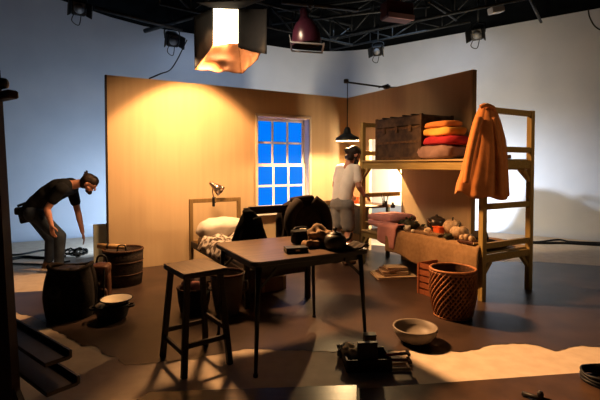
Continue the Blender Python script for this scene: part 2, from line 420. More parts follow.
# pink quilts at the left end
tq = t_at(388, bs0 + .2)
mb = MB(); c = rm(-.42, -1.58, .605)
mb.pad(c, (.54, .52, .11), A, e=.5, amp=.035, ns=9, seed=1, n=40); tag(mb.build('folded_quilt', M['pink'], world=True, loc=c - Vector((0, 0, .05)), rz=A), 'lower folded dusty pink quilt at the left end of the bunk', 'quilt', 'pink quilts')
mb = MB(); c = rm(-.40, -1.60, .68)
mb.pad(c, (.52, .58, .11), A, e=.55, amp=.035, ns=8, seed=4, n=40); tag(mb.build('folded_quilt', M['pink'], world=True, loc=c - Vector((0, 0, .05)), rz=A), 'upper puffed dusty pink quilt, top of the pair on the bunk', 'quilt', 'pink quilts')
mb = MB()
ta, tb = t_at(399, bs0), t_at(381, bs0)
mb.grid(lambda u, v: rm(-.60 - .135 * min(1, v * 3) - .012 - .012 * math.sin(u * 9) * v, ta + (tb - ta) * (u + (.2 * v - .1) * (1 - u)), .64 + .01 * nz(u * 5, v * 5) - max(0, v - .25) * (.42 - .10 * u)), 16, 20)
tag(mb.build('pink_throw', M['pink'], world=True, loc=rm(-.6, (ta + tb) / 2, .4), rz=A, solid=.012), 'dusty pink cloth end hanging over the bunk side rail', 'cloth')

# ---- objects on the lower bunk
ZB = .580
def onb(u, v, z=ZB): p = fl(u, v, z); return p
def bedthing(name, label, cat, s, t, z=ZB, rz=A, group=None): return thing(name, label, cat, rm(s, t, z), rz, group)
def at_u(u, s): return t_at(u, s)
# dark bundle of greens
s = -.50; t = t_at(409, s); o = thing('leafy_bundle', 'dark leafy bundle lying beside the pink quilts on the bunk', 'plant', rm(s, t, ZB), A)
mb = MB()
for k in range(60):
    a_, r_ = random.uniform(0, 2 * PI), random.uniform(0, .14); x, y = r_ * math.cos(a_), r_ * math.sin(a_) * 1.1; z = .02 + random.uniform(0, .13) * (1 - r_ / .2)
    d = Vector((random.uniform(-1, 1), random.uniform(-1, 1), random.uniform(-.1, .7))).normalized(); n_ = d.orthogonal().normalized()
    L, w = random.uniform(.05, .09), random.uniform(.012, .024); p = Vector((x, y, z))
    mb.add([p, p + d * L * .5 + n_ * w, p + d * L, p + d * L * .5 - n_ * w], [[0, 1, 2, 3]])
mb.build('leaves', M['dgreen'], o); mb = MB(); mb.pad((0, 0, .055), (.22, .26, .11), e=.9, amp=.03, ns=14); mb.build('core', M['dgreen'], o)
def lathe_thing(name, label, cat, m, prof, p, group=None, n=28, sc=1):
    mb = MB(); mb.lathe([(r * sc, z * sc) for r, z in prof], n=n)
    return tag(mb.build(name, m, loc=p), label, cat, group)
CUP = [(.001, 0), (.026, 0), (.034, .03), (.038, .07), (.034, .07), (.03, .03), (.001, .012)]
p = rm(-.66, t_at(408, -.66), ZB); o = thing('enamel_mug', 'small white mug on the bunk edge in front of the dark leaves', 'mug', p, A)
mb = MB(); mb.lathe(CUP); mb.build('body', M['enamel'], o)
mb = MB(); mb.tube(spline([(-.034, 0, .055), (-.06, 0, .05), (-.058, 0, .025), (-.032, 0, .02)]), .005); mb.build('handle', M['enamel'], o)
p = rm(-.685, t_at(413.5, -.685), ZB); lathe_thing('small_white_pot', 'tiny white pot at the bunk edge right of the mug', 'pot', M['enamel'], [(.001, 0), (.02, 0), (.026, .02), (.016, .04), (.013, .04), (.001, .01)], p)
# dark pot / hat
s = -.30; p = rm(s, t_at(437, s), ZB)
o = thing('pewter_pot', 'round dark pewter pot at the back of the lower bunk', 'pot', p, A)
mb = MB(); mb.lathe([(.001, .0), (.08, 0), (.115, .05), (.12, .10), (.10, .145), (.08, .155), (.075, .145), (.09, .10), (.08, .03), (.001, .02)]); mb.build('body', M['pewter'], o)
mb = MB(); mb.tube(spline([(-.11, 0, .13), (-.15, .0, .15), (-.145, 0, .10), (-.115, 0, .07)]), .012); mb.build('handle', M['chrome'], o)
mb = MB(); mb.lathe([(.083, .15), (.06, .17), (.018, .18), (.016, .195), (.001, .20)]); mb.build('lid', M['pewter'], o)
s = -.52; p = rm(s, t_at(439, s), ZB)
o = thing('orange_tin', 'small orange tin in front of the pewter pot', 'tin', p, A); mb = MB(); mb.box((0, 0, .04), (.085, .11, .08), bev=.012); mb.build('body', M['orangei'], o); mb = MB(); mb.box((0, 0, .085), (.09, .115, .014), bev=.006); mb.build('lid', M['orangei'], o)
s = -.60; p = rm(s, t_at(428, s), ZB); mb = MB(); mb.pad((0, 0, .035), (.08, .09, .07), e=.8, amp=.02, ns=18, seed=3); tag(mb.build('bread_roll', M['paper'], loc=p), 'pale bread roll on the wooden tray beside the orange tin', 'bread')
# tray (flat long) 
s = -.64; p = rm(s, t_at(427, s), ZB); o = thing('wooden_tray', 'long shallow brown tray at the front of the lower bunk', 'tray', p, A)
mb = MB(); mb.box((0, 0, .008), (.09, .44, .012)); mb.build('base', M['tanw'], o); mb = MB()
for sx in (-1, 1): mb.box((sx * .045, 0, .014), (.012, .45, .026), bev=.004)
for sy in (-1, 1): mb.box((0, sy * .22, .014), (.09, .012, .026), bev=.004)
mb.build('rim', M['card'], o)
# gourds
def gourd(u, s, r, h, seed, label):
    p = rm(s, t_at(u, s), ZB); o = thing('gourd', label, 'gourd', p, A, 'gourds on the lower bunk')
    mb = MB(); n, k = 40, 14; vs, fs = [], []
    for j in range(k + 1):
        ph = -PI / 2 + PI * j / k
        for i in range(n):
            a_ = 2 * PI * i / n; rr = r * (1 - .06 * abs(math.sin(a_ * 5))) * (math.cos(ph) ** .8 if math.cos(ph) > 1e-6 else 0)
            vs.append(Vector((rr * math.cos(a_), rr * math.sin(a_), h / 2 + h / 2 * math.sin(ph) * (1 - .18 * (math.cos(ph) < .35))  + .008 * nz(a_ * 3, ph * 3, seed))))
    for j in range(k): fs += [[j * n + i, j * n + (i + 1) % n, (j + 1) * n + (i + 1) % n, (j + 1) * n + i] for i in range(n)]
    mb.add(vs, fs, True); mb.build('body', M['pump'], o)
    mb = MB(); mb.tube([(0, 0, h * .88), (.008, .004, h + .01), (.02, .008, h + .02)], .012, r2=.007); mb.build('stalk', M['dgreen'], o)
gourd(453, -.40, .112, .18, 1, 'mottled cream gourd, rear one of the pair on the lower bunk')
gourd(460, -.57, .105, .145, 5, 'mottled cream gourd, front one of the pair on the lower bunk')
s = -.66; p = rm(s, t_at(449, s), ZB); mb = MB(); mb.pad((0, 0, .03), (.10, .10, .06), e=.9, amp=.03, ns=20, seed=9); tag(mb.build('dark_squash', M['dgreen'], loc=p), 'small dark knobbly squash in front of the gourds', 'squash')
for k, (u, s, r) in enumerate(((463, -.665, .036), (468, -.63, .04), (473, -.66, .036))):
    p = rm(s, t_at(u, s), ZB); mb = MB(); mb.pad((0, 0, r), (2 * r, 2 * r, 2 * r), e=.95, amp=.012, ns=20, seed=k)
    tag(mb.build('potato', M['pump'], loc=p), ['leftmost of three small tan potatoes near the bunk post', 'middle of three small tan potatoes near the bunk post', 'rightmost of three small tan potatoes near the bunk post'][k], 'potato', 'potatoes on the bunk')
s = -.45; p = rm(s, t_at(481, s), ZB); o = thing('dark_hat', 'dark felt hat on the lower bunk behind the front post', 'hat', p, A)
mb = MB(); mb.lathe([(.001, .10), (.06, .098), (.075, .08), (.085, .02), (.15, .006), (.155, .0), (.001, 0)][::-1]); mb.build('crown', M['darkcoat'], o)
mb = MB(); mb.lathe([(.083, .022), (.088, .022), (.084, .045), (.079, .045), (.083, .022)]); mb.build('band', M['blackf'], o)
s = -.62; tb_ = t_at(471, s); 
mb = MB(); mb.box((0, 0, .016), (.15, .20, .03), bev=.006); o = thing('red_book', 'flat reddish book at the bunk edge near the front post', 'book', rm(-.655, tb_ - .02, .572), A)
mb.build('cover', M['leather'], o); mb = MB(); mb.box((.004, -.004, .016), (.148, .20, .02)); mb.build('pages', M['paper'], o)
s = -.30; p = rm(-.33, -3.14, .50); mb = MB(); mb.pad((0, 0, .04), (.12, .10, .08), e=.6, amp=.01); tag(mb.build('leather_pouch', M['leather'], loc=p, rz=A), 'small tan leather pouch beside the front end rail of the lower bunk', 'pouch')

# ---- objects on the upper bunk
ZU = 1.467
ts0, ts1 = t_at(421, bs0 + .05), t_at(375.5, bs0 + .05)
sk = s_at(453, ts0); tl, tw, tz = ts1 - ts0, sk - (bs0 + .05), z_at(113, rm(bs0, ts0).y) - ZU
tw = min(tw, .56)
o = thing('steamer_trunk', 'large worn brown leather trunk on the upper bunk deck', 'trunk', rm(bs0 + .05 + tw / 2, (ts0 + ts1) / 2, ZU), A)
mb = MB(); mb.box((0, 0, tz * .36), (tw, tl, tz * .72), bev=.01); mb.build('body', M['trunk'], o)
mb = MB(); mb.box((0, 0, tz * .865), (tw, tl, tz * .25), bev=.02); lid = mb.build('lid', M['trunk'], o)
mb = MB()
for sx in (-1, 1):
    for sy in (-1, 1): mb.box((sx * (tw / 2 - .012), sy * (tl / 2 - .012), tz / 2), (.034, .034, tz + .006), bev=.004)
mb.build('corner_guard', M['trunkm'], o)
mb = MB()
for z in (.02, tz * .40, tz * .72):
    mb.box((-tw / 2 - .002, 0, z), (.014, tl - .03, .028)); mb.box((0, -tl / 2 - .002, z), (tw - .03, .014, .028)); mb.box((0, tl / 2 + .002, z), (tw - .03, .014, .028))
mb.build('edge_band', M['trunkm'], o)
for y in (-.26, .0, .26):
    mb = MB(); mb.box((-tw / 2 - .008, y * tl / .9, tz * .70), (.018, .05, .085), bev=.004); mb.build('clasp', M['trunkm'], o)
mb = MB()
for y in (-.3, -.12, .15, .33): mb.box((0, y * tl, tz + .003), (tw, .035, .016), bev=.004)
mb.build('lid_slat', M['darkwood'], o)
mb = MB(); mb.tube(spline([(-.09, -tl / 2, tz * .45), (-.07, -tl / 2 - .035, tz * .43), (.07, -tl / 2 - .035, tz * .43), (.09, -tl / 2, tz * .45)]), .012); mb.build('handle', M['leather'], o)
# cloths
sc = -.50
tc0, tc1 = t_at(464, sc), t_at(424, sc)
tcm = (tc0 + tc1) / 2; ww = min(tc1 - tc0, .55)
ycl = rm(sc, tcm).y
def zc(v): return z_at(v, ycl)
def fold(name, m, z0, z1, w, d, dt, seed, label, rot=0):
    zz = (z0 + z1) / 2; p = rm(sc, tcm + dt, z0); mb = MB(); mb.pad((0, 0, (z1 - z0) / 2), (d, w, z1 - z0), e=.5, amp=.03, ns=11, seed=seed, n=44)
    tag(mb.build(name, m, loc=p, rz=A + rot), label, 'cloth', 'folded cloths on the upper bunk')
z1 = ZU + .165; fold('folded_blanket', M['mauve'], ZU, z1, ww * .98, .36, .03, 1, 'greyish mauve blanket, bottom of the folded stack beside the trunk')
z2 = z1 + .105; fold('folded_cloth', M['red'], z1 - .006, z2, ww * .92, .34, -.05, 2, 'crimson folded cloth in the stack beside the trunk', .06)
z3 = z2 + .10; fold('folded_cloth', M['yel'], z2 - .006, z3, ww * .82, .33, -.02, 3, 'bright yellow folded cloth in the stack beside the trunk', -.05)
z4 = z3 + .07; fold('folded_cloth', M['ora'], z3 - .006, z4, ww * .70, .31, .0, 4, 'orange folded cloth, topmost of the stack beside the trunk', .04)
# stuff at the right end of the upper deck
o = thing('wooden_block', 'short tan timber block lying at the right end of the upper deck', 'block', rm(-.32, -3.19, ZU), A); mb = MB(); mb.box((0, 0, .022), (.34, .05, .044), bev=.005); mb.build('body', M['card'], o)
mb = MB(); mb.box((-.06, -.024, .022), (.10, .006, .03)); mb.build('label_plate', M['leather'], o)
p = rm(-.46, -3.09, ZU); mb = MB(); mb.pad((0, 0, .07), (.16, .12, .14), e=.7, amp=.03, ns=12); tag(mb.build('crumpled_hat', M['leather'], loc=p), 'crumpled brown leather hat on the right end of the upper deck', 'hat')
# hanging shoe
p = rm(-.47, -3.262, 1.375)
o = thing('hanging_shoe', 'small brown shoe hanging by its lace below the upper deck', 'shoe', p + Vector((0, 0, -.17)), A)
mb = MB(); mb.caps((0, -.03, .055), (0, -.03, -.02), .034, .028); mb.caps((0, -.03, -.02), (.01, -.035, -.045), .028, .02); mb.build('upper', M['leather'], o, voxel=.006, smooth=3)
mb = MB(); mb.tube(spline([(-.012, -.028, .06), (-.02, -.026, .12), (-.014, -.022, .17)]), .004); mb.tube(spline([(.012, -.028, .06), (.02, -.026, .12), (.014, -.022, .17)]), .004); mb.build('lace', M['darkwood'], o)
# orange coat on the front post
pt = rm(bs0 + .03, bt0 + .03)
cx_ = pt
o = thing('orange_coat', 'burnt orange wool coat hanging over the front corner post of the bunk', 'coat', Vector((cx_.x, cx_.y, 1.05)), 0)
mb = MB()
Yc = cx_.y
prof = [(105, 487, 4, .04), (108, 487, 7, .06), (114, 487, 10, .075), (122, 487, 13, .09), (140, 487, 17.5, .10), (155, 486, 20, .105), (170, 484.5, 22, .11), (185, 482.5, 24.5, .12), (198, 482, 25.5, .125)]
def coat_pt(u, v):
    f = v * (len(prof) - 1); i = min(int(f), len(prof) - 2); k = f - i
    pv, uc, hw, dp = [prof[i][q] * (1 - k) + prof[i + 1][q] * k for q in range(4)]
    a_ = 2 * PI * u
    fold_ = 1 + (.10 + .30 * v) * (abs(math.sin(a_ * 3.5 + .5 * v + 1)) - .5) + .12 * v * math.sin(a_ * 9 + 2) + .06 * nz(a_ * 2, v * 4)
    hem = 0
    if v > .8:
        x_ = math.cos(a_); hem = (v - .8) / .2 * (-.06 * (x_ < -.35) * (-x_) - .05 * max(0, x_) ** 2 * .4 + .02 * math.sin(a_ * 5))
    c = at(uc, pv, Yc)
    return c + Vector((math.cos(a_) * hw / F * Yc * (.86 + .14 * fold_), math.sin(a_) * dp * fold_, -hem))
mb.grid(coat_pt, 90, 44)
top = at(486, 103.5, Yc); n0 = 0; mb.add([top + Vector((0, 0, .0))], [])
mb.f += [[k, k + 1, len(mb.v) - 1] for k in range(90)]; mb.sm += [True] * 90
cb = mb.build('body', M['coat'], o, world=True, solid=.012)
def slv(pts, w): 
    mb = MB(); mb.tube(spline(pts), w, 12, r2=w * .8); return mb
slv([at(479, 118, Yc - .07), at(474, 138, Yc - .12), at(469, 162, Yc - .13), at(466, 183, Yc - .13)], .036).build('sleeve', M['coat'], o, world=True)
slv([at(493, 118, Yc - .07), at(497, 140, Yc - .10), at(500, 168, Yc - .11), at(500, 196, Yc - .12)], .038).build('sleeve', M['coat'], o, world=True)
mb = MB(); mb.tube(spline([at(480, 107, Yc - .07), at(486, 105, Yc - .085), at(493, 108, Yc - .07), at(494, 112, Yc)]), .022, 10); mb.build('collar', M['coat'], o, world=True)

# ------------------------------------------------------------------ under / near the bunk
p = fl(458, 321); p = Vector((p.x, p.y + .14, 0))
o = thing('wicker_basket', 'tall open weave reddish wicker basket standing before the bunk', 'basket', p, .3); o.scale = (1, 1, .91)
def brad(z): 
    t = z / .50; return .155 + .05 * math.sin(min(1, t * 1.3) * PI * .62)
mb = MB()
for dirn in (-1, 1):
    for k in range(30):
        pts = []
        for j in range(17):
            z = .03 + .45 * j / 16; a_ = 2 * PI * k / 30 + dirn * j / 16 * 1.5; r = brad(z) + dirn * .004
            pts.append((r * math.cos(a_), r * math.sin(a_), z))
        mb.tube(pts, .0085, 5)
mb.build('weave', M['wicker'], o)
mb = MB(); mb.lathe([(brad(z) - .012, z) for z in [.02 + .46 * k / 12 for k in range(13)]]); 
mb.f = [f for f in mb.f if len(f) == 4]; mb.sm = [True] * len(mb.f); mb.build('shade_lining', M['wickerd'], o)  # dark inner surface paints in the shade behind the open weave
for z, r in ((.485, .014), (.46, .010)):
    mb = MB(); R_ = brad(z); mb.tube([(R_ * math.cos(a_ * PI / 16), R_ * math.sin(a_ * PI / 16), z) for a_ in range(32)], r, 8, True); mb.build('rim', M['wicker'], o)
mb = MB(); R_ = .158; mb.tube([(R_ * math.cos(a_ * PI / 16), R_ * math.sin(a_ * PI / 16), .016) for a_ in range(32)], .016, 8, True); mb.lathe([(.001, .012), (.14, .012), (.14, .022), (.001, .022)]); mb.build('base', M['wicker'], o)
for sx in (1,):
    mb = MB(); mb.tube(spline([(sx * .19, -.05, .47), (sx * .205, -.04, .44), (sx * .215, .0, .40), (sx * .205, .04, .44), (sx * .19, .05, .47)]), .010); mb.build('handle', M['wicker'], o)
p = fl(442, 297); p = Vector((p.x, p.y + .13, 0)); 
o = thing('orange_crate', 'orange stained open slatted crate behind the wicker basket', 'crate', p, A)
cw, cd, ch = .36, .22, .34
for sx in (-1, 1):
    for sy in (-1, 1): mb = MB(); mb.box((sx * cw / 2, sy * cd / 2, ch / 2), (.03, .03, ch), bev=.004); mb.build('corner_post', M['crate'], o)
mb = MB()
for z in (.03, .10, .17, .24, .315):
    for sy in (-1, 1): mb.box((0, sy * cd / 2, z), (cw, .012, .05))
    for sx in (-1, 1): mb.box((sx * cw / 2, 0, z), (.012, cd, .05))
mb.build('slats', M['crate'], o); mb = MB(); mb.box((0, 0, .012), (cw, cd, .02)); mb.build('bottom', M['crate'], o)
# books / papers under the bunk
base = fl(395, 278); lab = ['bottom', 'second', 'third', 'fourth', 'topmost']
dims = [(.50, .36, .030), (.34, .27, .022), (.33, .24, .020), (.28, .24, .022), (.26, .19, .018)]
z = 0
for k, (w, d, h) in enumerate(dims):
    o = thing('old_book', ('wide flat tan folder, bottom of the paper stack on the floor under the bunk' if k == 0 else '%s book up in the stack of old tan books under the bunk' % lab[k] if k < 4 else 'topmost book of the stack of old tan books under the bunk'), 'book', Vector((base.x + (0 if k == 0 else -.02 + .012 * k), base.y + .1 + .01 * k, z)), [.1, .25, .02, .35, .12][k], 'old books under the bunk')
    mb = MB(); mb.box((0, 0, h * .08), (w, d, h * .14)); mb.box((0, 0, h * .92), (w, d, h * .14)); mb.box((0, d / 2, h / 2), (w, h * .14, h)); mb.build('cover', M['card'] if k % 2 else M['paper'], o)
    mb = MB(); mb.box((0, -.004, h / 2), (w - .016, d - .012, h * .72)); mb.build('pages', M['paper'], o); z += h + .001

# ------------------------------------------------------------------ desk in the corner
ds0, ds1, dt0, dt1 = -.60, -.03, -1.17, -.07
DC = rm((ds0 + ds1) / 2, (dt0 + dt1) / 2); dx, dy = (ds1 - ds0) / 2, (dt1 - dt0) / 2
ZD = .80
o = thing('writing_desk', 'dark green writing desk in the set corner behind the bunk', 'desk', DC, A)
mb = MB(); mb.box((0, 0, ZD - .02), (2 * dx, 2 * dy, .04), bev=.006); mb.build('desk_top', M['desktop'], o)
mb = MB(); mb.box((-dx + .03, 0, .575), (.02, 2 * dy - .06, .39)); mb.build('front_panel', M['desk'], o)
for sx in (-1, 1):
    for sy in (-1, 1): mb = MB(); mb.box((sx * (dx - .035), sy * (dy - .03), (ZD - .04) / 2), (.05, .05, ZD - .04), bev=.005); mb.build('leg', M['desk'], o)
def deskp(u, s, z=ZD): return rm(s, t_at(u, s), z)
o = thing('orange_box', 'bright orange box on the desk beside the standing man', 'box', deskp(355, -.40), A); mb = MB(); mb.box((0, 0, .045), (.10, .09, .09), bev=.006); mb.build('body', M['orangei'], o); mb = MB(); mb.box((0, 0, .095), (.106, .096, .02), bev=.005); mb.build('lid', M['orangei'], o)
for k, (u, s, r) in enumerate(((361, -.50, .2), (369, -.48, -.3))):
    mb = MB(); mb.grid(lambda a_, b_: Vector(((a_ - .5) * .21, (b_ - .5) * .29, .004 + .006 * (a_ - .5) ** 2 + .003 * k)), 6, 6)
    tag(mb.build('paper_sheet', M['whitep'], loc=deskp(u, s), rz=A + r, solid=.002), ['white paper sheet on the desk nearest the orange box', 'white paper sheet on the desk nearest the bunk post'][k], 'paper', 'papers on the desk')
o = thing('pencil_cup', 'small dark cup of pencils on the desk against the bright doorway', 'cup', deskp(385, -.35), A)
mb = MB(); mb.lathe([(.001, 0), (.035, 0), (.038, .08), (.034, .08), (.031, .01), (.001, .008)]); mb.build('cup', M['iron'], o)
for k in range(5):
    a_ = k * 1.3; mb = MB(); mb.tube([(.01 * math.cos(a_), .01 * math.sin(a_), .012), (.055 * math.cos(a_), .055 * math.sin(a_), .15 + .02 * (k % 3))], .0045, 6); mb.build('pencil', M['darkwood'], o)
o = thing('ink_bottle', 'squat dark ink bottle on the desk right of the pencil cup', 'bottle', deskp(393, -.35), A); mb = MB(); mb.lathe([(.001, 0), (.03, 0), (.032, .035), (.014, .05), (.013, .06), (.001, .06)]); mb.build('body', M['iron'], o); mb = MB(); mb.lathe([(.001, .06), (.017, .06), (.017, .075), (.001, .077)]); mb.build('stopper', M['card'], o)
# wooden chair by the desk
p = at(324, 230, 6.35); o = thing('desk_chair', 'small tan wooden chair left of the man in white shirt', 'chair', Vector((p.x, 6.35, 0)), math.radians(-150))
mb = MB(); mb.box((0, 0, .44), (.38, .38, .03), bev=.008); mb.build('seat', M['tanw'], o)
for sx in (-1, 1):
    mb = MB(); mb.box((sx * .165, -.165, .21), (.035, .035, .425)); mb.build('leg', M['tanw'], o)
    mb = MB(); mb.beam((sx * .165, .165, 0), (sx * .165, .19, .90), .035, .035); mb.build('leg', M['tanw'], o)
mb = MB()
for z in (.86, .74, .62): mb.box((0, .165 + .025 * z / .9, z), (.33, .02, .06), bev=.005)
mb.build('backrest', M['tanw'], o)

# ------------------------------------------------------------------ bed behind the table
es0, es1, et0, et1 = -2.88, -2.14, -2.29, -.32
EC = rm((es0 + es1) / 2, (et0 + et1) / 2); ex, ey = (es1 - es0) / 2, (et1 - et0) / 2
bed = thing('single_bed', 'single bed with plain timber head frame against the left set wall', 'bed', EC, A)
q = .05
for sy, z in ((1, .94), (-1, .985)):  # foot end gets darker wood: its backlit shade is put into the colour
    for sx in (-1, 1):
        mb = MB(); mb.box((sx * (ex - q / 2), sy * (ey - q / 2), z / 2), (q, q, z), bev=.005); mb.build('post', M['bedwood'] if sy > 0 else M['darkwood'], bed)
    mb = MB(); mb.box((0, sy * (ey - q / 2), z - .028), (2 * ex - 2 * q + .004, .045, .055 if sy > 0 else .075), bev=.005); mb.build('end_rail', M['bedwood'] if sy > 0 else M['darkwood'], bed)
    mb = MB(); mb.box((0, sy * (ey - q / 2), .33), (2 * ex - 2 * q, .035, .09), bev=.004); mb.build('end_rail', M['bedwood'] if sy > 0 else M['darkwood'], bed)
for sx in (-1, 1): mb = MB(); mb.box((sx * (ex - q / 2), 0, .33), (.03, 2 * ey - 2 * q, .08), bev=.004); mb.build('side_rail', M['darkwood'], bed)
mb = MB(); mb.box((0, 0, .315), (2 * ex - .08, 2 * ey - .1, .02)); mb.build('deck', M['tanw'], bed)
mb = MB(); mb.pad((0, 0, .055), (2 * ex - .10, 2 * ey - .16, .11), e=.25, n=40); tag(mb.build('mattress', M['sheet'], loc=EC + Vector((0, 0, .33)), rz=A), 'cream mattress on the single bed by the left set wall', 'mattress')
p = rm((es0 + es1) / 2, et1 - .34, .44); mb = MB(); mb.pad((0, 0, .115), (.70, .46, .27), e=.75, amp=.035, ns=8, seed=2, n=48, k=22); 
tag(mb.build('pillow', M['sheet'], loc=p, rz=A), 'plump creased cream pillow at the head of the single bed', 'pillow')
p = rm((es0 + es1) / 2, et1 - .95, .44)
mb = MB()
def rq(u, v):
    x, y = (u - .5) * (2 * ex + .06), (v - .5) * .9
    z = .05 + .06 * nz(x * 5, y * 6, 3) + .035 * nz(x * 11, y * 11, 8); e_ = max(abs(x) - ex + .05, 0)
    return Vector((x, y, max(.012, z) - e_ * 1.6))
mb.grid(rq, 40, 40); tag(mb.build('rumpled_quilt', M['sheet_dark'], loc=p, rz=A, solid=.02), 'rumpled cream and brown quilt on the single bed below the pillow', 'quilt')
# clamp lamp on the head rail
yh = rm(-2.5, et1 - .03).y
p = at(213.5, 199, yh); p = Vector((p.x, p.y, .94))
o = thing('clamp_lamp', 'chrome clamp lamp gripping the head rail of the single bed', 'lamp', p, 0)
mb = MB(); mb.box((.01, 0, .0), (.03, .085, .02)); mb.box((.01, -.045, -.05), (.035, .02, .13), bev=.005); mb.box((.01, .042, -.03), (.035, .02, .08), bev=.005); mb.build('clamp', M['black'], o)
mb = MB(); mb.tube(spline([(.01, 0, .0), (-.005, -.01, .05), (-.01, -.015, .11), (.0, -.01, .16)]), .008); mb.build('neck', M['chrome'], o)
dx_ = Vector((.80, -.15, -.60)).normalized(); xq = dx_.orthogonal().normalized(); Rm = Matrix((xq, dx_.cross(xq), dx_)).transposed()
mb = MB(); mb.lathe([(.001, -.02), (.022, -.018), (.03, 0), (.034, .03), (.055, .09), (.078, .185), (.074, .185), (.05, .09), (.028, .03), (.001, .02)], (-.035, .0, .205), m=Rm); mb.build('shade', M['chrome'], o)
# coats on the foot rail
fr = rm(es1 - .03, et0 + .02, .985); flp = rm(es0 + .03, et0 + .02, .985)
o = thing('dark_coat', 'dark brown coat heaped over the right foot post of the single bed', 'coat', Vector((fr.x - .06, fr.y, .945)), A)
mb = MB()
def dc(u, v):
    a_ = 2 * PI * u; vv = v
    r = .06 + .22 * min(1, vv * 1.8) ** .6 - .02 * vv; zt = .10 * (1 - vv * 2.2) if vv < .4 else .012 - (vv - .4) * .70
    w = 1 + .15 * vv * math.sin(a_ * 5 + 1) + .12 * nz(a_ * 1.5, vv * 4, 2)
    return Vector((math.cos(a_) * r * w * 1.0, math.sin(a_) * r * .52 * w, zt + .02 * nz(a_, vv * 5, 7)))
mb.grid(dc, 64, 30); mb.add([(0, 0, .10)], []); mb.f += [[k, k + 1, len(mb.v) - 1] for k in range(64)]; mb.sm += [True] * 64
mb.build('body', M['darkcoat'], o, solid=.015)
mb = MB(); mb.tube(spline([(-.10, -.10, .07), (-.20, -.15, .0), (-.24, -.17, -.12), (-.20, -.18, -.26)]), .062, 12, r2=.05); mb.build('sleeve', M['darkcoat'], o)
mb = MB(); mb.tube(spline([(.08, -.10, .09), (.17, -.15, .0), (.22, -.15, -.15), (.21, -.15, -.33)]), .062, 12, r2=.05); mb.build('sleeve', M['darkcoat'], o)
mb = MB(); mb.tube(spline([(-.13, .0, .09), (-.05, -.07, .11), (.06, -.07, .115), (.12, .0, .10)]), .03, 10); mb.build('collar', M['darkcoat'], o)
o = thing('black_jacket', 'black jacket hanging from the left foot post of the single bed', 'jacket', Vector((flp.x, flp.y, .925)), 0)
mb = MB()
def bj(u, v):
    a_ = 2 * PI * u; hw = [.05, .085, .12, .145, .165, .175][min(5, int(v * 5))]; f_ = v * 5 - int(v * 5) if v < 1 else 0
    ws = [.045, .085, .118, .142, .160, .172, .172]; i = int(v * 5); hw = ws[i] * (1 - f_) + ws[i + 1] * f_
    w = 1 + .10 * v * math.sin(a_ * 6) + .05 * nz(a_ * 2, v * 5)
    return Vector((math.cos(a_) * hw * w + .02, math.sin(a_) * (.05 + .07 * v) * w, .03 - .37 * v + .02 * math.sin(a_ * 3) * v))
mb.grid(bj, 56, 24); mb.add([(.02, 0, .035)], []); mb.f += [[k, k + 1, len(mb.v) - 1] for k in range(56)]; mb.sm += [True] * 56
mb.build('body', M['blackf'], o, solid=.012)
mb = MB(); mb.tube(spline([(.10, -.06, -.03), (.13, -.10, -.15), (.145, -.11, -.33)]), .04, 10); mb.build('sleeve', M['blackf'], o)
mb = MB(); mb.pad((.0, 0, .012), (.10, .11, .085), e=.8, amp=.01, ns=15); mb.build('hood', M['blackf'], o)
# boxes under the bed
p = fl(268, 292); o = thing('wooden_crate', 'pale low crate under the foot of the single bed', 'crate', Vector((p.x + .0, p.y + .14, 0)), A)
mb = MB(); w, d, h = .30, .24, .155
for sy in (-1, 1): mb.box((0, sy * d / 2, h / 2), (w, .014, h))
for sx in (-1, 1): mb.box((sx * w / 2, 0, h / 2), (.014, d, h))
mb.box((0, 0, .01), (w, d, .02)); mb.build('body', M['card'], o)
mb = MB()
for sx in (-1, 1): mb.box((sx * (w / 2 - .02), -d / 2 - .008, h / 2), (.03, .01, h))
mb.build('batten', M['tanw'], o)
p = fl(240, 297); o = thing('cardboard_box', 'brown cardboard box under the bed left of the pale crate', 'box', Vector((p.x + .0, p.y + .22, 0)), A)
mb = MB(); mb.box((0, 0, .13), (.34, .28, .26), bev=.004); mb.build('body', M['card'], o)
mb = MB(); mb.box((-.0, -.05, .268), (.33, .12, .006)); mb.box((0, .08, .268), (.33, .12, .006)); mb.build('flap', M['card'], o)

# crock and box left of the bed
p = fl(228, 314); p = Vector((p.x - .01, p.y + .03, 0)); o = thing('stoneware_crock', 'tall grey tapered crock on the floor behind the stool', 'crock', p)
mb = MB(); mb.lathe([(.001, 0), (.105, 0), (.115, .03), (.14, .18), (.155, .33), (.16, .37), (.15, .375), (.142, .33), (.105, .04), (.001, .03)]); mb.build('body', M['bucket'], o)
mb = MB(); mb.lathe([(.15, .372), (.168, .372), (.168, .392), (.15, .392), (.15, .372)]); mb.build('rim', M['leather'], o)
for sx in (-1, 1): mb = MB(); mb.tube(spline([(sx * .150, 0, .30), (sx * .185, 0, .30), (sx * .185, 0, .23), (sx * .142, 0, .22)]), .01); mb.build('handle', M['bucket'], o)
p = fl(191, 314); p = Vector((p.x, p.y + .12, 0)); o = thing('woven_bin', 'dark low woven bin holding reddish bundles behind the stool', 'bin', p, .4)
mb = MB(); mb.lathe([(.001, 0), (.13, 0), (.15, .10), (.16, .22), (.148, .22), (.12, .02), (.001, .015)]); mb.build('body', M['dbasket'], o)
mb = MB(); mb.tube([(.155 * math.cos(a_ * PI / 16), .155 * math.sin(a_ * PI / 16), .222) for a_ in range(32)], .011, 8, True); mb.build('rim', M['wickerd'], o)
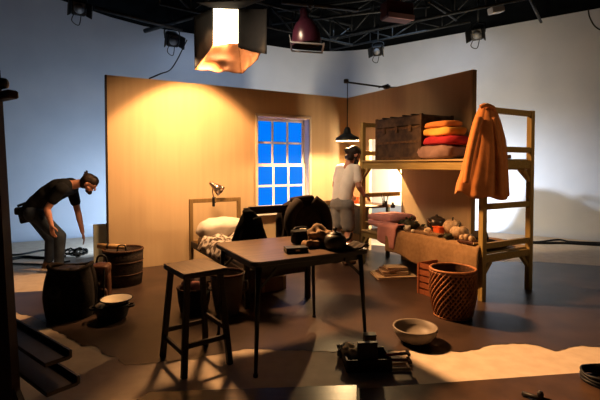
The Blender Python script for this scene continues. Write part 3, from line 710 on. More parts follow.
for k, (x, y, zz, m_) in enumerate(((-.06, -.05, .23, 'leather'), (.05, -.06, .24, 'pink'), (.0, .06, .24, 'leather'))):
    mb = MB(); mb.pad((0, 0, 0), (.12, .11, .11), e=.8, amp=.03, ns=14, seed=k + 5)
    tag(mb.build('cloth_bundle', M[m_], loc=p + Vector((x, y, zz))), ['reddish bundle at the left of the dark woven bin', 'pinkish bundle at the right of the dark woven bin', 'reddish bundle at the back of the dark woven bin'][k], 'bundle', 'bundles in the woven bin')

# ------------------------------------------------------------------ table
ZT = .765
TA = math.radians(29); tN = fl(254, 263, ZT); TL, TW = .95, .82
tx, ty = Vector((math.cos(TA), math.sin(TA), 0)), Vector((-math.sin(TA), math.cos(TA), 0))
TC = tN + tx * TL / 2 + ty * TW / 2; TC.z = 0
table = thing('work_table', 'dark table with rounded corners and thin metal legs in the middle of the set', 'table', TC, TA)
mb = MB()
def rrect(w, d, r, z, n=6):
    out = []
    for cx, cy, a_ in ((w / 2 - r, d / 2 - r, 0), (-w / 2 + r, d / 2 - r, PI / 2), (-w / 2 + r, -d / 2 + r, PI), (w / 2 - r, -d / 2 + r, 1.5 * PI)):
        out += [Vector((cx + r * math.cos(a_ + k * PI / 2 / n), cy + r * math.sin(a_ + k * PI / 2 / n), z)) for k in range(n + 1)]
    return out
def slab(mb, rings):
    n = len(rings[0]); vs = [p for r in rings for p in r]; fs = [list(range(n - 1, -1, -1)), [(len(rings) - 1) * n + k for k in range(n)]]
    for j in range(len(rings) - 1): fs += [[j * n + k, j * n + (k + 1) % n, (j + 1) * n + (k + 1) % n, (j + 1) * n + k] for k in range(n)]
    mb.add(vs, fs)
slab(mb, [rrect(TL, TW, .06, ZT - .004), rrect(TL - .006, TW - .006, .058, ZT)]); mb.build('table_top', M['tabletop'], table)
mb = MB(); slab(mb, [rrect(TL - .01, TW - .01, .055, ZT - .034), rrect(TL + .004, TW + .004, .062, ZT - .03), rrect(TL + .004, TW + .004, .062, ZT - .0042)]); mb.build('edge_band', M['black'], table)
mb = MB(); mb.box((0, -TW / 2 + .07, ZT - .06), (TL - .16, .02, .05)); mb.box((0, TW / 2 - .07, ZT - .06), (TL - .16, .02, .05)); mb.box((TL / 2 - .07, 0, ZT - .06), (.02, TW - .14, .05)); mb.box((-TL / 2 + .07, 0, ZT - .06), (.02, TW - .14, .05)); mb.build('apron', M['black'], table)
for sx in (-1, 1):
    for sy in (-1, 1):
        x, y = sx * (TL / 2 - .055), sy * (TW / 2 - .055)
        lg = MB(); lg.tube([(x, y, ZT - .034), (x + sx * .035, y + sy * .03, .015)], .019, 10, r2=.012); L_ = lg.build('leg', M['black'], table)
        mb = MB(); mb.lathe([(.001, 0), (.017, 0), (.017, .02), (.001, .02)], (x + sx * .0353, y + sy * .0303, 0), 12); mb.build('foot_cap', M['black'], L_)
        mb = MB(); mb.beam((x - sx * .14, y, ZT - .07), (x + sx * .004, y, ZT - .20), .008, .02); mb.build('brace', M['black'], L_)
# things on the table
def ont(u, v, z=ZT): return fl(u, v, z)
p = ont(296, 252); o = thing('flat_black_case', 'flat black case lying at the front of the work table', 'case', p, TA - .25)
mb = MB(); mb.box((0, 0, .012), (.165, .10, .024), bev=.004); mb.build('base', M['iron'], o); mb = MB(); mb.box((0, 0, .032), (.165, .10, .014), bev=.005); mb.build('lid', M['black'], o); mb = MB(); mb.box((0, -.052, .022), (.03, .006, .012)); mb.build('clasp', M['chrome'], o)
p = ont(302, 245); o = thing('black_camera_bag', 'boxy black bag on the work table behind the flat case', 'bag', Vector((p.x, p.y + .06, ZT)), TA)
mb = MB(); mb.pad((0, 0, .05), (.17, .11, .10), e=.35, amp=.006); mb.build('body', M['blackf'], o); mb = MB(); mb.pad((0, -.01, .098), (.175, .12, .03), e=.35); mb.build('flap', M['blackf'], o)
mb = MB(); mb.tube(spline([(-.085, 0, .08), (-.05, .02, .125), (.05, .02, .125), (.085, 0, .08)]), .008); mb.build('handle', M['black'], o)
p = ont(304, 240); lathe_thing('white_cup', 'tiny white cup in front of the dark coat behind the black bag', 'cup', M['enamel'], CUP, Vector((p.x, p.y + .17, ZT)), sc=1.0)
p = ont(322, 247); o = thing('brown_paper_heap', 'crumpled brown paper heap on the table beside the dark kettle', 'paper', Vector((p.x - .01, p.y + .05, ZT)), TA)
mb = MB(); mb.pad((0, 0, .065), (.17, .14, .13), e=.8, amp=.09, ns=16, seed=2, n=44, k=24); mb.pad((-.09, -.02, .03), (.12, .10, .06), e=.8, amp=.05, ns=20, seed=3); mb.build('crumple', M['bread'], o)
p = ont(336, 251); p = Vector((p.x, p.y + .06, ZT)); o = thing('round_kettle', 'dark round kettle with a knobbed lid on the work table', 'kettle', p, TA)
mb = MB(); mb.lathe([(.001, 0), (.062, 0), (.082, .03), (.086, .065), (.075, .10), (.05, .118), (.001, .12)]); mb.build('body', M['iron'], o)
mb = MB(); mb.lathe([(.05, .117), (.046, .126), (.02, .134), (.010, .136), (.010, .146), (.017, .153), (.014, .164), (.001, .167)]); mb.build('lid', M['iron'], o)
mb = MB(); mb.tube(spline([(.07, -.02, .06), (.11, -.03, .08), (.125, -.033, .12)]), .014, r2=.009); mb.build('spout', M['iron'], o)
p = ont(355, 250); mb = MB(); mb.grid(lambda u, v: Vector(((u - .5) * .22, (v - .5) * .16, .02 + .018 * nz(u * 4, v * 4) + .012 * math.sin(u * 9))), 20, 16)
tag(mb.build('dark_cloth', M['darkcoat'], loc=Vector((p.x - .02, p.y + .06, ZT)), rz=TA, solid=.01), 'crumpled dark cloth on the right end of the work table', 'cloth')

# ------------------------------------------------------------------ stool
ZS = .685; SA = math.radians(37)
q4 = [fl(165.5, 264, ZS), fl(184, 274, ZS), fl(225.5, 267, ZS)]; SCt = (q4[0] + q4[2]) / 2; SCt.z = 0
sw_, sd_ = .32, .385
stool = thing('wooden_stool', 'tall dark wooden stool with a pale square seat left of the table', 'stool', SCt, SA)
mb = MB(); mb.box((0, 0, ZS - .004), (sw_, sd_, .008), bev=.003); mb.build('seat', M['stoolwood'], stool)
mb = MB(); mb.box((0, 0, ZS - .024), (sw_ + .002, sd_ + .002, .032), bev=.006); mb.build('seat_frame', M['darkwood'], stool)
feet = {}
for sx in (-1, 1):
    for sy in (-1, 1):
        a_ = Vector((sx * (sw_ / 2 - .04), sy * (sd_ / 2 - .045), ZS - .035)); b_ = Vector((sx * (sw_ / 2 + .008), sy * (sd_ / 2 + .008), 0))
        mb = MB(); mb.beam(a_, b_, .038, .038, (sx, 0, .1), bev=.004); mb.build('leg', M['darkwood'], stool); feet[sx, sy] = (a_, b_)
def lp(k, z): a_, b_ = feet[k]; t = (a_.z - z) / a_.z; return a_.lerp(b_, t)
for k1, k2, z in (((-1, -1), (1, -1), .20), ((-1, 1), (1, 1), .20), ((-1, -1), (-1, 1), .15), ((1, -1), (1, 1), .26)):
    mb = MB(); mb.beam(lp(k1, z), lp(k2, z), .022, .034, bev=.003); mb.build('stretcher', M['darkwood'], stool)

# ------------------------------------------------------------------ left group
p = fl(119, 288); p = Vector((p.x - .02, p.y + .18, 0)); o = thing('round_basket', 'large dark round woven basket at the end of the left set wall', 'basket', p, .3)
mb = MB(); mb.lathe([(.001, 0), (.20, 0), (.212, .1), (.218, .3), (.222, .41), (.205, .41), (.19, .05), (.001, .03)], n=36); mb.build('body', M['dbasket'], o)
for z, r in ((.41, .014), (.28, .007), (.14, .007)):
    mb = MB(); R_ = .217 if z > .2 else .212; mb.tube([(R_ * math.cos(a_ * PI / 18), R_ * math.sin(a_ * PI / 18), z) for a_ in range(36)], r, 8, True); mb.build('hoop', M['wickerd'], o)
mb = MB(); mb.tube(spline([(-.05, -.16, .41), (-.035, -.165, .48), (.03, -.165, .48), (.045, -.16, .41)]), .008); mb.build('handle', M['iron'], o)
o = thing('rolled_mat', 'tan rolled mat lying across the rim of the round basket', 'mat', p + Vector((-.12, -.04, .456)), .0)
mb = MB(); mb.tube([(-.16, 0, .0), (.16, .0, -.012)], .030, 14); mb.build('roll', M['tanw'], o); mb = MB(); mb.tube([(-.05, 0, -.003), (-.03, 0, -.005)], .033, 14); mb.build('tie', M['darkwood'], o)
# sack
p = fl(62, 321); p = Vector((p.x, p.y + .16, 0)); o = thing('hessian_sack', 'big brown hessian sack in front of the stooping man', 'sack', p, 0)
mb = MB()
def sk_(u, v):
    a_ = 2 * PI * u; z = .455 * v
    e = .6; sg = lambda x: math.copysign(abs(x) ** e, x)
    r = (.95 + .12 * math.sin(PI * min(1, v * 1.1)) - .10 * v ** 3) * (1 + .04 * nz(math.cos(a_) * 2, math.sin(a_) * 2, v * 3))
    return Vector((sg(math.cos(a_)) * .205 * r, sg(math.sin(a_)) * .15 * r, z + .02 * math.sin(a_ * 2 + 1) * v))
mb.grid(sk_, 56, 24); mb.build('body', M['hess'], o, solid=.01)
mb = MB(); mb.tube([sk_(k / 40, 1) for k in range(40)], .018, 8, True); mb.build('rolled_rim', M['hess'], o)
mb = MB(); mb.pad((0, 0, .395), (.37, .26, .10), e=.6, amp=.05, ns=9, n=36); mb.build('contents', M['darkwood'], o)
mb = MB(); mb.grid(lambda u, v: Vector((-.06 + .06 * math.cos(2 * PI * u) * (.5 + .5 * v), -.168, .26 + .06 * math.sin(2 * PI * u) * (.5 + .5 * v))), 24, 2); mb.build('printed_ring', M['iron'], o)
# leather satchel beside the sack
p = fl(94, 313); p = Vector((p.x, p.y + .16, 0)); o = thing('leather_rucksack', 'dark red leather rucksack with straps beside the hessian sack', 'rucksack', p, .2)
mb = MB(); mb.pad((0, 0, .20), (.17, .18, .42), e=.5, amp=.02, ns=8, seed=4, n=36); mb.build('body', M['leather'], o)
mb = MB(); mb.pad((0, -.02, .39), (.18, .20, .10), e=.5, amp=.01, seed=2); mb.build('flap', M['leather'], o)
mb = MB(); mb.pad((.01, -.095, .14), (.13, .07, .16), e=.5); mb.build('pocket', M['leather'], o)
for sx in (-1, 1): mb = MB(); mb.tube(spline([(sx * .05, -.10, .42), (sx * .055, -.14, .30), (sx * .05, -.13, .12)]), .009); mb.build('strap', M['iron'], o)
mb = MB(); mb.tube(spline([(-.05, .02, .43), (-.03, .02, .50), (.03, .02, .50), (.05, .02, .43)]), .010); mb.build('handle', M['iron'], o)
mb = MB(); mb.box((.0, -.142, .28), (.05, .012, .03), bev=.003); mb.build('buckle', M['chrome'], o)
# pot and dish
p = fl(107, 324); p = Vector((p.x, p.y + .11, 0)); o = thing('black_pot', 'black cast iron pot on the floor carrying a cream dish', 'pot', p, .3)
mb = MB(); mb.lathe([(.001, 0), (.09, 0), (.125, .03), (.14, .09), (.138, .13), (.15, .14), (.135, .145), (.12, .09), (.08, .03), (.001, .025)]); mb.build('body', M['iron'], o)
for sx in (-1, 1): mb = MB(); mb.tube(spline([(sx * .137, -.04, .115), (sx * .18, -.03, .12), (sx * .18, .03, .12), (sx * .137, .04, .115)]), .010); mb.build('handle', M['iron'], o)
o = thing('enamel_dish', 'wide cream enamel dish resting on the black pot', 'dish', p + Vector((.03, .02, .147)), 0)
mb = MB(); mb.lathe([(.001, 0), (.09, 0), (.133, .035), (.14, .037), (.139, .042), (.128, .041), (.085, .008), (.001, .008)], n=36); mb.build('bowl', M['enamel'], o)
mb = MB(); mb.tube([(.138 * math.cos(a_ * PI / 18), .138 * math.sin(a_ * PI / 18), .04) for a_ in range(36)], .005, 6, True); mb.build('rim', M['iron'], o)
# board behind the flat
p = rm(SL - .02, .16); o = thing('grey_green_panel', 'grey green panel standing at the end of the left set wall', 'panel', Vector((p.x, p.y, 0)), A)
zt = z_at(224, p.y); mb = MB(); mb.box((-.05, .02, zt / 2), (.20, .05, zt), bev=.005); mb.build('board', M['green'], o); mb = MB(); mb.box((.052, .0, zt / 2), (.012, .06, zt)); mb.build('edge_strip', M['tanw'], o)
# cable hank
rr = random.Random(3); p = fl(74, 257)
o = thing('cable_hank', 'tangled hank of black and white cable beyond the sack', 'cable', p, 0)
for nm, m_, n_ in (('black_cable', 'cable', 7), ('white_cable', 'cablew', 5)):
    mb = MB()
    for k in range(n_):
        cx, cy = rr.uniform(-.12, .12), rr.uniform(-.06, .06); R1, R2 = rr.uniform(.05, .12), rr.uniform(.03, .07); tl_ = rr.uniform(.3, 1.0); a0_ = rr.uniform(0, 6)
        mb.tube([(cx + R1 * math.cos(j * PI / 10 + a0_), cy + R2 * math.sin(j * PI / 10 + a0_) * (1 - tl_ * .5), .08 + R2 * tl_ * math.sin(j * PI / 10 + a0_) + .01 * rr.uniform(-1, 1)) for j in range(20)], .010, 6, True)
    mb.build(nm, M[m_], o)
def fcable(pts, label, r=.014, z=.014, m_='cable'):
    P = [fl(u, v, z) for u, v in pts]; mb = MB(); mb.tube(spline(P, 6), r, 7); p0 = P[len(P) // 2]
    return tag(mb.build('floor_cable', M[m_], world=True, loc=Vector((p0.x, p0.y, 0))), label, 'cable', 'cables along the studio wall')
fcable([(-20, 257), (5, 255), (20, 254.5), (45, 250), (66, 250)], 'upper black cable running along the floor behind the stooping man', .016)
fcable([(-20, 262), (6, 260), (25, 257), (45, 258), (66, 256)], 'thick middle black cable running along the floor behind the stooping man', .026)
fcable([(-20, 262.5), (8, 263.5), (30, 264), (50, 264), (70, 261)], 'lowest black cable running along the floor behind the stooping man', .012)
fcable([(462, 240.5), (500, 240), (535, 242), (558, 239.5), (575, 242), (640, 244)], 'upper black cable along the white wall right of the bunk', .016, .02)
fcable([(462, 241.5), (495, 241.5), (540, 243), (565, 243), (600, 245), (650, 247)], 'lower black cable along the white wall right of the bunk', .02, .02)

# easel-like stand in the left foreground
o = thing('wooden_easel', 'dark wooden easel with two ledges at the left foreground edge', 'easel', fl(10, 470), 0)
Ye = 1.95
mb = MB(); mb.beam(at(-9, 96, Ye), at(12, 460, Ye - .25), .07, .05, (0, 1, 0)); mb.build('upright', M['easel'], o, world=True)
mb = MB(); mb.beam(at(6, 372, Ye - .2), at(38, 452, Ye - .25), .035, .03, (0, 1, 0)); mb.build('leg', M['easel'], o, world=True)
mb = MB(); mb.beam(at(-8, 352, Ye + .1), at(-16, 430, Ye + .3), .04, .03, (0, 1, 0)); mb.build('leg', M['easel'], o, world=True)
for (u0, v0, Y0), (u1, v1, Y1), zz, w in (((-4, 322, 2.15), (58, 362, 1.72), 0, .10), ((10, 357, 2.0), (63, 383, 1.66), 0, .12)):
    mb = MB(); p0, p1 = at(u0, v0, Y0), at(u1, v1, Y1); p1.z = p0.z = (p0.z + p1.z) / 2; d_ = (p1 - p0).normalized(); r_ = d_.cross(Vector((0, 0, 1)))
    mb.beam(p0, p1, w, .018, bev=.003); mb.beam(p0 - r_ * w / 2 + Vector((0, 0, .012)), p1 - r_ * w / 2 + Vector((0, 0, .012)), .014, .035, bev=.003)
    mb.build('ledge', M['easel'], o, world=True)
mb = MB(); mb.beam(at(-6, 98, Ye), at(13.5, 94, Ye - .06), .05, .036, bev=.006); mb.build('clamp_bar', M['easel'], o, world=True)
mb = MB(); mb.beam(at(-4, 70, Ye), at(-2, 97, Ye), .025, .02, (0, 1, 0)); mb.build('mast', M['easel'], o, world=True)
kc = at(2, 83.5, Ye - .03); Rk = Matrix.Rotation(PI / 2, 3, 'Y'); mb = MB(); mb.lathe([(.001, -.03), (.022, -.028), (.026, 0), (.022, .018), (.012, .022), (.001, .024)], kc, 14, Rk); mb.build('knob', M['black'], o, world=True)

# ------------------------------------------------------------------ foreground floor things
PAN = [(fl(356.5, 387), fl(150, 394), fl(20, 470), fl(356, 470), 'ply_gloss', 'glossy dark plywood sheet laid on the floor at bottom centre'),
       (fl(700, 366), fl(358.5, 391), fl(359, 470), fl(760, 470), 'ply_matte', 'dull brown plywood sheet laid on the floor at bottom right')]
for k, (a_, b_, c_, d_, m_, lb) in enumerate(PAN):
    mb = MB(); P = [Vector((p.x, p.y, z)) for z in (.003, .014) for p in (a_, b_, c_, d_)]
    mb.add(P, [[3, 2, 1, 0], [4, 5, 6, 7]] + [[i, (i + 1) % 4, 4 + (i + 1) % 4, 4 + i] for i in range(4)])
    cc = (a_ + b_ + c_ + d_) / 4; tag(mb.build('plywood_sheet', M[m_], world=True, loc=Vector((cc.x, cc.y, 0))), lb, 'board')
# basin
p = fl(420, 349); p = Vector((p.x, p.y + .14, .003)); 
lathe_thing('stone_basin', 'shallow grey stoneware basin on the floor right of the table', 'basin', M['basin'], [(.001, 0), (.09, 0), (.13, .025), (.165, .075), (.175, .115), (.172, .122), (.160, .118), (.150, .08), (.10, .035), (.001, .03)], p, n=44)
# tray with box and tools
p = fl(369, 374); p = Vector((p.x, p.y + .12, .003)); o = thing('black_crate', 'low black open crate of tools on the floor at front', 'crate', p, .06)
w, d, h = .30, .20, .085
mb = MB()
for sy in (-1, 1): mb.box((0, sy * d / 2, h / 2), (w, .014, h), bev=.002)
for sx in (-1, 1): mb.box((sx * w / 2, 0, h / 2), (.014, d, h), bev=.002)
mb.build('sides', M['darkwood'], o); mb = MB(); mb.box((0, 0, .006), (w - .01, d - .01, .012)); mb.build('bottom', M['darkwood'], o)
pb = p + Vector((-.005, -.075, .016))
o = thing('upright_box', 'upright black box standing in the front of the tool crate', 'box', pb, .06); mb = MB(); mb.box((0, 0, .085), (.135, .035, .17), bev=.004); mb.build('body', M['iron'], o); mb = MB(); mb.box((0, 0, .174), (.137, .037, .012), bev=.003); mb.build('lid', M['iron'], o)
o = thing('upright_box', 'taller brown box standing behind the black box in the crate', 'box', p + Vector((.03, .045, .016)), .06); mb = MB(); mb.box((0, 0, .09), (.085, .06, .18), bev=.004); mb.build('body', M['card'], o); mb = MB(); mb.box((0, 0, .184), (.087, .062, .01), bev=.003); mb.build('lid', M['darkwood'], o)
p2 = p + Vector((-.105, .02, .02)); mb = MB(); mb.pad((0, 0, .055), (.08, .12, .10), e=.8, amp=.05, ns=22, seed=6); tag(mb.build('crumpled_rag', M['paper'], loc=p2), 'pale crumpled rag at the left of the tool crate', 'rag')
o = thing('scrub_brush', 'dark bristly brush poking out left of the tool crate', 'brush', fl(346, 362) + Vector((0, .08, .0)), .5)
mb = MB()
for k in range(70):
    a_, b_ = rr.uniform(-.05, .05), rr.uniform(-.03, .03); mb.tube([(a_, b_, .05), (a_ * 1.4 + rr.uniform(-.01, .01), b_ * 1.5, .09)], .0025, 4)
mb.build('bristles', M['hair'], o); mb = MB(); mb.pad((0, 0, .03), (.11, .065, .055), e=.5); mb.build('block', M['darkwood'], o)
for k, (uv0, uv1, zz, lb) in enumerate((((386, 355), (408, 353), .10, 'upper red handled tool sticking out right of the tool crate'), ((390, 360), (409, 360), .075, 'lower red handled tool sticking out right of the tool crate'))):
    a_, b_ = fl(*uv0, zz), fl(*uv1, zz); o = thing('hand_tool', lb, 'tool', a_, 0, 'red handled tools')
    mb = MB(); mb.tube([a_, a_.lerp(b_, .7)], .010, 8); mb.build('handle', M['redp'], o, world=True)
    d_ = (b_ - a_).normalized(); mb = MB(); mb.beam(b_ - d_ * .06, b_, .02, .016); mb.beam(b_ + Vector((0, -.035, 0)), b_ + Vector((0, .035, 0)), .018, .018); mb.build('head', M['card'], o, world=True)
for k, (u0, v0, u1, v1, lb) in enumerate(((388, 369, 411, 369, 'thin wooden batten on the floor right of the tool crate, front one'), (392, 364, 412, 362.5, 'thin wooden batten on the floor right of the tool crate, rear one'))):
    a_, b_ = fl(u0, v0, .013), fl(u1, v1, .013); mb = MB(); mb.beam(a_, b_, .014, .018); mb.beam(b_ - Vector((.02, .03, -.016)), b_ - Vector((.02, -.04, -.016)), .014, .014)
    tag(mb.build('batten', M['tanw'], world=True, loc=Vector((a_.x, a_.y, 0))), lb, 'stick', 'battens by the tool crate')
# rod tool
a_, b_ = fl(522, 393, .03), fl(552, 402, .03); o = thing('black_rod', 'short black metal rod with knob on the front plywood', 'rod', Vector((a_.x, a_.y, .014)), 0)
mb = MB(); mb.tube([a_, b_], .013, 10); mb.build('shaft', M['iron'], o, world=True); c_ = a_.lerp(b_, .62); mb = MB(); mb.lathe([(.001, 0), (.016, 0), (.018, .02), (.013, .034), (.001, .036)], c_ + Vector((0, 0, .008))); mb.build('knob', M['iron'], o, world=True)
# cable coil
p = fl(604, 384); p = Vector((p.x, p.y, .014)); mb = MB()
for k in range(5):
    R_ = .125 - .006 * (k % 2) ; mb.tube([(R_ * math.cos(j * PI / 16), R_ * .95 * math.sin(j * PI / 16), .012 + .011 * k + .004 * math.sin(j * .8 + k)) for j in range(32)], .0095, 7, True)
o = thing('cable_coil', 'coiled thick black cable on the plywood at the right edge', 'cable', p, 0); mb.build('coil', M['cable'], o)
mb = MB(); mb.tube([(.125 + .03 * math.cos(j * PI / 6), 0, .034 + .036 * math.sin(j * PI / 6)) for j in range(12)], .006, 6, True); mb.build('tie', M['blackf'], o)

# ------------------------------------------------------------------ people
def hand(mb, w, d, n, s=1.0, curl=.5, thumb=1):
    d = d.normalized(); n = (n - d * n.dot(d)).normalized(); x = d.cross(n) * thumb
    for k, off in enumerate((-.030, -.010, .010, .029)):
        kn = w + d * .092 * s + x * off * s - n * .002; mb.caps(w + x * off * .55 * s + d * .012, kn, .0165 * s, .0135 * s)
        L = (.062, .080, .086, .074)[k] * s if thumb > 0 else (.062, .080, .086, .074)[k] * s
        d1 = (d + n * curl * .5 + x * off * 2.2).normalized(); m1 = kn + d1 * L * .55; d2 = (d + n * curl * 1.5 + x * off * 2.5).normalized()
        mb.caps(kn, m1, .0098 * s, .0090 * s); mb.caps(m1, m1 + d2 * L * .48, .0090 * s, .0075 * s)
    t0 = w + d * .03 * s + x * .03 * s; t1 = t0 + (d * .7 + x * .75 + n * .25).normalized() * .045 * s
    mb.caps(t0, t1, .015 * s, .0105 * s); mb.caps(t1, t1 + (d + x * .25 + n * .35).normalized() * .035 * s, .0105 * s, .0085 * s)
def head(mb, c, f, up, s=1.0):
    f = f.normalized(); up = (up - f * up.dot(f)).normalized(); r = f.cross(up)
    P = lambda a, b, c_: c + (r * a + f * b + up * c_) * s
    mb.caps(P(0, -.022, .03), P(0, .012, .034), .086 * s, .084 * s); mb.caps(P(0, .02, -.01), P(0, .045, -.075), .072 * s, .042 * s)
    mb.caps(P(0, .088, .022), P(0, .112, -.018), .010 * s, .016 * s)            # nose
    mb.caps(P(-.035, .085, .038), P(.035, .085, .038), .013 * s, .013 * s)      # brow
    for k in (-1, 1):
        mb.caps(P(k * .080, -.005, .015), P(k * .083, -.012, -.02), .017 * s, .012 * s); mb.caps(P(k * .033, .080, .018), P(k * .034, .081, .018), .014 * s, .014 * s)
        mb.caps(P(k * .05, .035, -.03), P(k * .03, .06, -.06), .03 * s, .02 * s)
    mb.caps(P(-.02, .088, -.048), P(.02, .088, -.048), .010 * s, .010 * s)      # lips
    return P
# --- stooping man on the left
Y0 = 4.95; G = fl(57, 271.5); Y0 = G.y + .05
def Q(u, v, dy=0): return at(u, v, Y0 + dy)
man = thing('person', 'person in black tee and jeans stooping over the sack with arms reaching down', 'person', Vector((G.x, Y0, 0)), 0)
hipC = Q(33, 212); shC = Q(67, 186); neck = Q(74, 183.5)
hR, hL = Q(34, 213, -.10), Q(33, 213, .10); kR, kL = Q(60, 236, -.12), Q(51, 239, .13)
aR, aL = Q(59, 268, -.13), Q(49, 268, .14); aR.z = aL.z = .09
sR, sL = Q(61, 189, -.19), Q(72, 189, .17)
eR, eL = Q(47, 209, -.24), Q(78, 212, .20); wR, wL = Q(51.5, 225, -.24), Q(82.5, 232, .18)
body = MB()
torso = [(hipC, .135), (Q(41, 202), .125), (Q(51, 194), .135), (Q(61, 188), .14), (shC, .12)]
for (p_, r1), (q_, r2) in zip(torso, torso[1:]):
    for dy in (-.055, .055): body.caps(p_ + Vector((0, dy, 0)), q_ + Vector((0, dy * 1.2, 0)), r1 * .82, r2 * .82)
body.caps(sR, sL, .07, .07); body.caps(shC, Q(82, 183), .065, .055)
for h_, k_, a_ in ((hR, kR, aR), (hL, kL, aL)):
    body.caps(h_, k_, .088, .058); body.caps(k_, k_.lerp(a_, .35), .058, .058); body.caps(k_.lerp(a_, .35), a_, .056, .038)
    body.caps(a_ + Vector((-.03, 0, -.05)), a_ + Vector((.14, 0, -.06)), .035, .028)
for s_, e_, w_ in ((sR, eR, wR), (sL, eL, wL)):
    body.caps(s_, e_, .053, .040); body.caps(e_, e_.lerp(w_, .35), .040, .040); body.caps(e_.lerp(w_, .35), w_, .038, .026)
hand(body, wR, Vector((.12, 0, -1)), Vector((.4, .9, 0)), .95, .5, 1)
hand(body, wL, Vector((.22, -.05, -1)), Vector((-.9, -.4, 0)), .95, .35, 1)
hc = Q(89, 184); hf = Vector((.80, .05, -.60)); hu = Vector((.60, 0, .80))
Ph = head(body, hc, hf, hu, .95)
body.build('body', M['skin'], man, world=True, voxel=.006, smooth=3)
sh = MB()
for (p_, r1), (q_, r2) in zip(torso, torso[1:]):
    for dy in (-.065, .065): sh.caps(p_ + Vector((0, dy, 0)), q_ + Vector((0, dy * 1.25, 0)), r1 * .90, r2 * .90)
sh.caps(sR, sL, .083, .083)
for s_, e_ in ((sR, eR), (sL, eL)): sh.caps(s_, s_.lerp(e_, .55), .074, .066)
sh.build('t_shirt', M['tee_b'], man, world=True, voxel=.010, smooth=4)
jn = MB(); jn.caps(hR, hL, .125, .125); jn.caps(hipC, Q(38, 206), .13, .125)
for h_, k_, a_ in ((hR, kR, aR), (hL, kL, aL)):
    jn.caps(h_, k_, .105, .075); jn.caps(k_, k_.lerp(a_, .9), .074, .058)
jn.build('jeans', M['jean'], man, world=True, voxel=.010, smooth=4)
for a_ in (aR, aL):
    sb = MB(); sb.caps(a_ + Vector((-.045, 0, -.045)), a_ + Vector((.15, 0, -.052)), .042, .036); sb.caps(a_ + Vector((-.02, 0, 0)), a_ + Vector((-.03, 0, -.05)), .048, .045); sb.box(a_ + Vector((.05, 0, -.08)), (.27, .085, .02), bev=.008); sb.build('shoe', M['shoe'], man, world=True, voxel=.008, smooth=3)
hr = MB(); hr.caps(Ph(0, -.035, .045), Ph(0, .015, .06), .090, .080); hr.caps(Ph(0, -.055, .0), Ph(0, -.05, -.04), .075, .06); hr.ball(Ph(0, -.10, .075), .036)
for k in range(7):
    dv = Vector((rr.uniform(-.9, .5), rr.uniform(-.4, .4), 1)).normalized(); hr.caps(Ph(0, -.10, .085), Ph(0, -.10, .085) + dv * .055, .012, .006)
hr.build('hair', M['hair'], man, world=True, voxel=.007, smooth=2)
bd = MB(); bd.caps(Ph(0, .055, -.075), Ph(0, .075, -.09), .045, .03); bd.build('beard', M['hair'], man, world=True)
pc = MB(); pc.beam(Q(21, 207, -.02), Q(25, 223, -.02), .05, .11, (1, 0, .3), bev=.015); pc.pad(Q(18.5, 211, -.02), (.07, .10, .10), e=.5); pc.beam(Q(18, 206, -.02), Q(26, 203, -.02), .03, .03); pc.build('belt_pouch', M['blackf'], man, world=True)

# --- standing man at the desk
Y1 = 6.04; G = at(342, 262, Y1); G.z = 0
man2 = thing('person', 'person in white tee and grey shorts standing with back turned at the desk', 'person', G, 0)
def W(u, v, dy=0): return at(u, v, Y1 + dy)
fwd = Vector((.72, .69, 0)).normalized(); rgt = Vector((fwd.y, -fwd.x, 0))
hp = W(344.5, 208); hp = Vector((hp.x, hp.y, .86)); 
def L3(r, f, z): return Vector((G.x, G.y, 0)) + rgt * r + fwd * f + Vector((0, 0, z))
hR, hL = L3(.085, 0, .84), L3(-.085, 0, .84); kR, kL = L3(.095, .035, .46), L3(-.10, .0, .46); aR, aL = L3(.10, .0, .085), L3(-.11, -.03, .085)
sR, sL = L3(.150, .12, 1.345), L3(-.150, .12, 1.345)
wR = W(362.5, 192, -.02); wR = L3(.20, .24, .98); eR = L3(.225, .09, 1.10); eL = L3(-.255, .13, 1.10); wL = L3(-.15, .33, .98)
body = MB()
tor = [((0, 0, .94), .118, .045), ((0, .015, 1.03), .115, .05), ((0, .06, 1.16), .125, .055), ((0, .10, 1.27), .125, .065), ((0, .10, 1.34), .095, .08)]
for (p_, r1, w1), (q_, r2, w2) in zip(tor, tor[1:]):
    for sgn in (-1, 1): body.caps(L3(p_[0] + sgn * w1, p_[1], p_[2]), L3(q_[0] + sgn * w2, q_[1], q_[2]), r1 * .70, r2 * .70)
body.caps(sR, sL, .065, .065); nk = L3(.02, .14, 1.45); body.caps(L3(0, .11, 1.36), nk, .062, .055)
for h_, k_, a_ in ((hR, kR, aR), (hL, kL, aL)):
    body.caps(h_, k_, .088, .057); body.caps(k_, k_.lerp(a_, .35) - fwd * .015, .057, .060); body.caps(k_.lerp(a_, .35) - fwd * .015, a_, .058, .036)
    body.caps(a_ - fwd * .03 + Vector((0, 0, -.05)), a_ + fwd * .14 + Vector((0, 0, -.055)), .034, .028)
for s_, e_, w_ in ((sR, eR, wR), (sL, eL, wL)):
    body.caps(s_, e_, .052, .040); body.caps(e_, e_.lerp(w_, .35), .040, .040); body.caps(e_.lerp(w_, .35), w_, .038, .026)
hand(body, wR, fwd * .8 + Vector((.15, 0, -.5)), Vector((0, 0, -1)) - rgt * .3, .95, .7, -1)
hand(body, wL, fwd * .8 + rgt * .2 + Vector((0, 0, -.5)), Vector((0, 0, -1)) + rgt * .3, .95, .7, 1)
hc2 = L3(.065, .19, 1.535); hf2 = (fwd * .55 + Vector((.75, 0, 0)) + Vector((0, 0, -.55))).normalized()
Ph = head(body, hc2, hf2, Vector((0, 0, 1)), .95)
body.build('body', M['skin'], man2, world=True, voxel=.006, smooth=3)
sh = MB()
